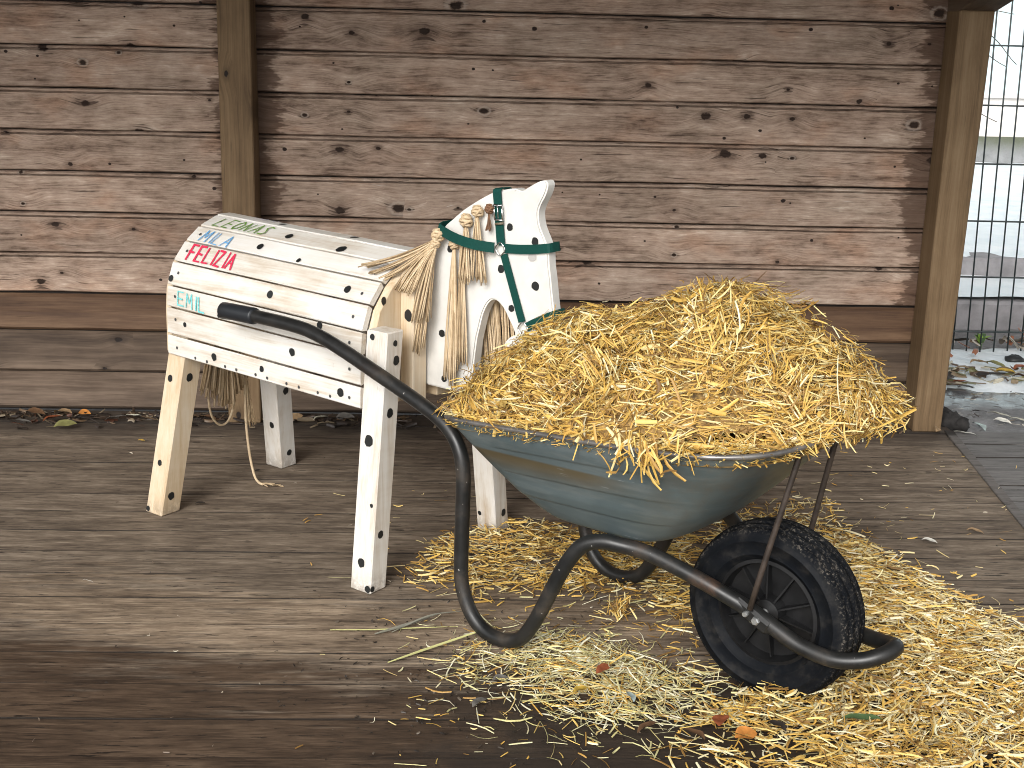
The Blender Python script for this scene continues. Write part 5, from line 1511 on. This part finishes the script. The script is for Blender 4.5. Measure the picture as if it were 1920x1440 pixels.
def weed(x, y, label, n, h, seed):
    g = np.random.default_rng(seed)
    t = thing('weed', label, 'weed', (x, y, 0))
    for k in range(n):
        a = g.uniform(0, 2 * PI); L = h * g.uniform(.6, 1.0)
        o = bpy.data.objects.new('leaf', leaf_mesh('oval', 'green' if k % 2 else 'lime'))
        o.location = (math.cos(a) * L * .22, math.sin(a) * L * .22, L * g.uniform(.2, .6)); o.rotation_euler = (0, -g.uniform(.3, 1.1), a); o.scale = (L * .6,) * 3
        link(o, t)
    mk('stem', *tube_geo([(0, 0, -.02), (.003, 0, h * .3), (0, .004, h * .6)], .003, 5), leaf_mat('green'), t, True)
LEAFC['lime'] = (.30, .48, .09)
weed(2.52, 5.97, 'small bright green weed at the foot of the fence', 9, .11, 1)
weed(2.735, 5.88, 'green weed at the fence foot touching the right frame edge', 9, .12, 2)
# dark clod beside the post
g = np.random.default_rng(3)
cp = []
for cx, cy, cz, cr in ((1.875, 4.64, .018, .048), (1.91, 4.62, .012, .034), (1.862, 4.68, .03, .035), (1.93, 4.66, .006, .026)):
    cp.append(knot_geo((cx, cy, cz), cr, .8))
V, F = join_geo(cp)
V = [np.array(v) + g.normal(0, .003, 3) for v in V]
bm_o = tag(mk('soil_clod', V, F, plain('black_soil', (.018, .016, .015), .9, scale=40, var=.5, bump=.8), None, True), 'black clod of soil heaped against the foot of the corner post', 'soil clod')
# long grass blades at the left end of the hay
def blade(pts, r, c, label):
    p = smooth_path(pts, 6)
    n = len(p)
    V, F = [], []
    for i in range(n):
        d = p[min(n - 1, i + 1)] - p[max(0, i - 1)]; d[2] = 0; d /= np.linalg.norm(d)
        w_ = np.array([-d[1], d[0], 0]) * r * (1 - abs(2 * i / (n - 1) - .85) ** 2 * .8)
        V += [p[i] - w_ + np.array([0, 0, .0015]), p[i], p[i] + w_ + np.array([0, 0, .0015])]
    for i in range(n - 1):
        for k in range(2):
            F.append((i * 3 + k, (i + 1) * 3 + k, (i + 1) * 3 + k + 1, i * 3 + k + 1))
    tag(mk('grass_blade', V, F, leaf_mat(c), None, True), label, 'grass blade')
LEAFC['straw'] = (.62, .60, .26); LEAFC['drygrey'] = (.26, .25, .20)
blade([(-.16, 2.685, .004), (-.08, 2.74, .008), (.02, 2.80, .016), (.09, 2.84, .022)], .0052, 'straw', 'long yellow green grass blade left of the hay')
blade([(-.31, 2.85, .004), (-.20, 2.845, .008), (-.10, 2.86, .006), (.0, 2.87, .006)], .0035, 'straw', 'thin yellow grass blade on the boards near the leg loop')
blade([(-.20, 2.83, .004), (-.12, 2.87, .012), (-.05, 2.93, .010)], .007, 'drygrey', 'grey withered grass blade beside the thin yellow blade')
blade([(-.16, 2.84, .004), (-.07, 2.90, .020), (.02, 2.955, .008)], .004, 'drygrey', 'narrow grey stalk lying beside the barrow leg loop')

# bare shrub whose twigs show above, through the fence
shb = thing('bare_shrub', 'bare shrub twigs in front of the white building beyond the fence', 'shrub', (1.6, 6.2, 0))
tw = plain('twig_bark', (.10, .085, .07), .8, scale=40)
mk('stem', *tube_geo(smooth_path([(0, 0, -.02), (.06, 0, .5), (.16, .02, 1.1), (.24, 0, 1.75)], 5), np.linspace(.014, .006, 16), 7), tw, shb, True)
for a_, b_, c_ in (((.22, 0, 1.62), (.80, 0, 1.50), (1.02, 0, 1.33)), ((.22, 0, 1.62), (.70, 0, 1.60), (.98, 0, 1.56)), ((.17, .01, 1.25), (.70, 0, 1.42), (.97, 0, 1.32)), ((.12, .01, .9), (.6, 0, 1.18), (.96, 0, 1.06))):
    p = smooth_path([a_, b_, c_], 7)
    mk('twig', *tube_geo(p, np.linspace(.004, .0018, len(p)), 5), tw, shb, True)

# ------------------------------------------------------------------ words for what nobody counts and for the setting
for n_, lab_, cat_ in (('straw', 'golden loose straw spilled on the deck round the wheel', 'straw'), ('hay', 'pale greenish hay scattered on the dark front boards', 'hay'), ('leaf_litter', 'dead leaves and litter along the foot of the fence', 'leaf litter'),
                       ('leaf_litter.001', 'wet dead leaves matted on the snow in front of the fence', 'leaf litter'), ('wall_foot_litter', 'dark leaf litter in the gap along the back wall', 'leaf litter'),
                       ('wood_crumbs', 'tiny wood crumbs and chaff scattered on the deck', 'debris'), ('grit', 'dark grit lying round the left end of the hay', 'debris'), ('twig_litter', 'small twigs on the wet sand beside the corner post', 'twigs')):
    for ob in [x for x in bpy.data.objects if x.parent is None and x.name.split('.')[0] == n_.split('.')[0]]:
        if ob.name == n_ or (n_ == 'straw' and ob.name.startswith('straw.')):
            tag(ob, lab_, cat_)
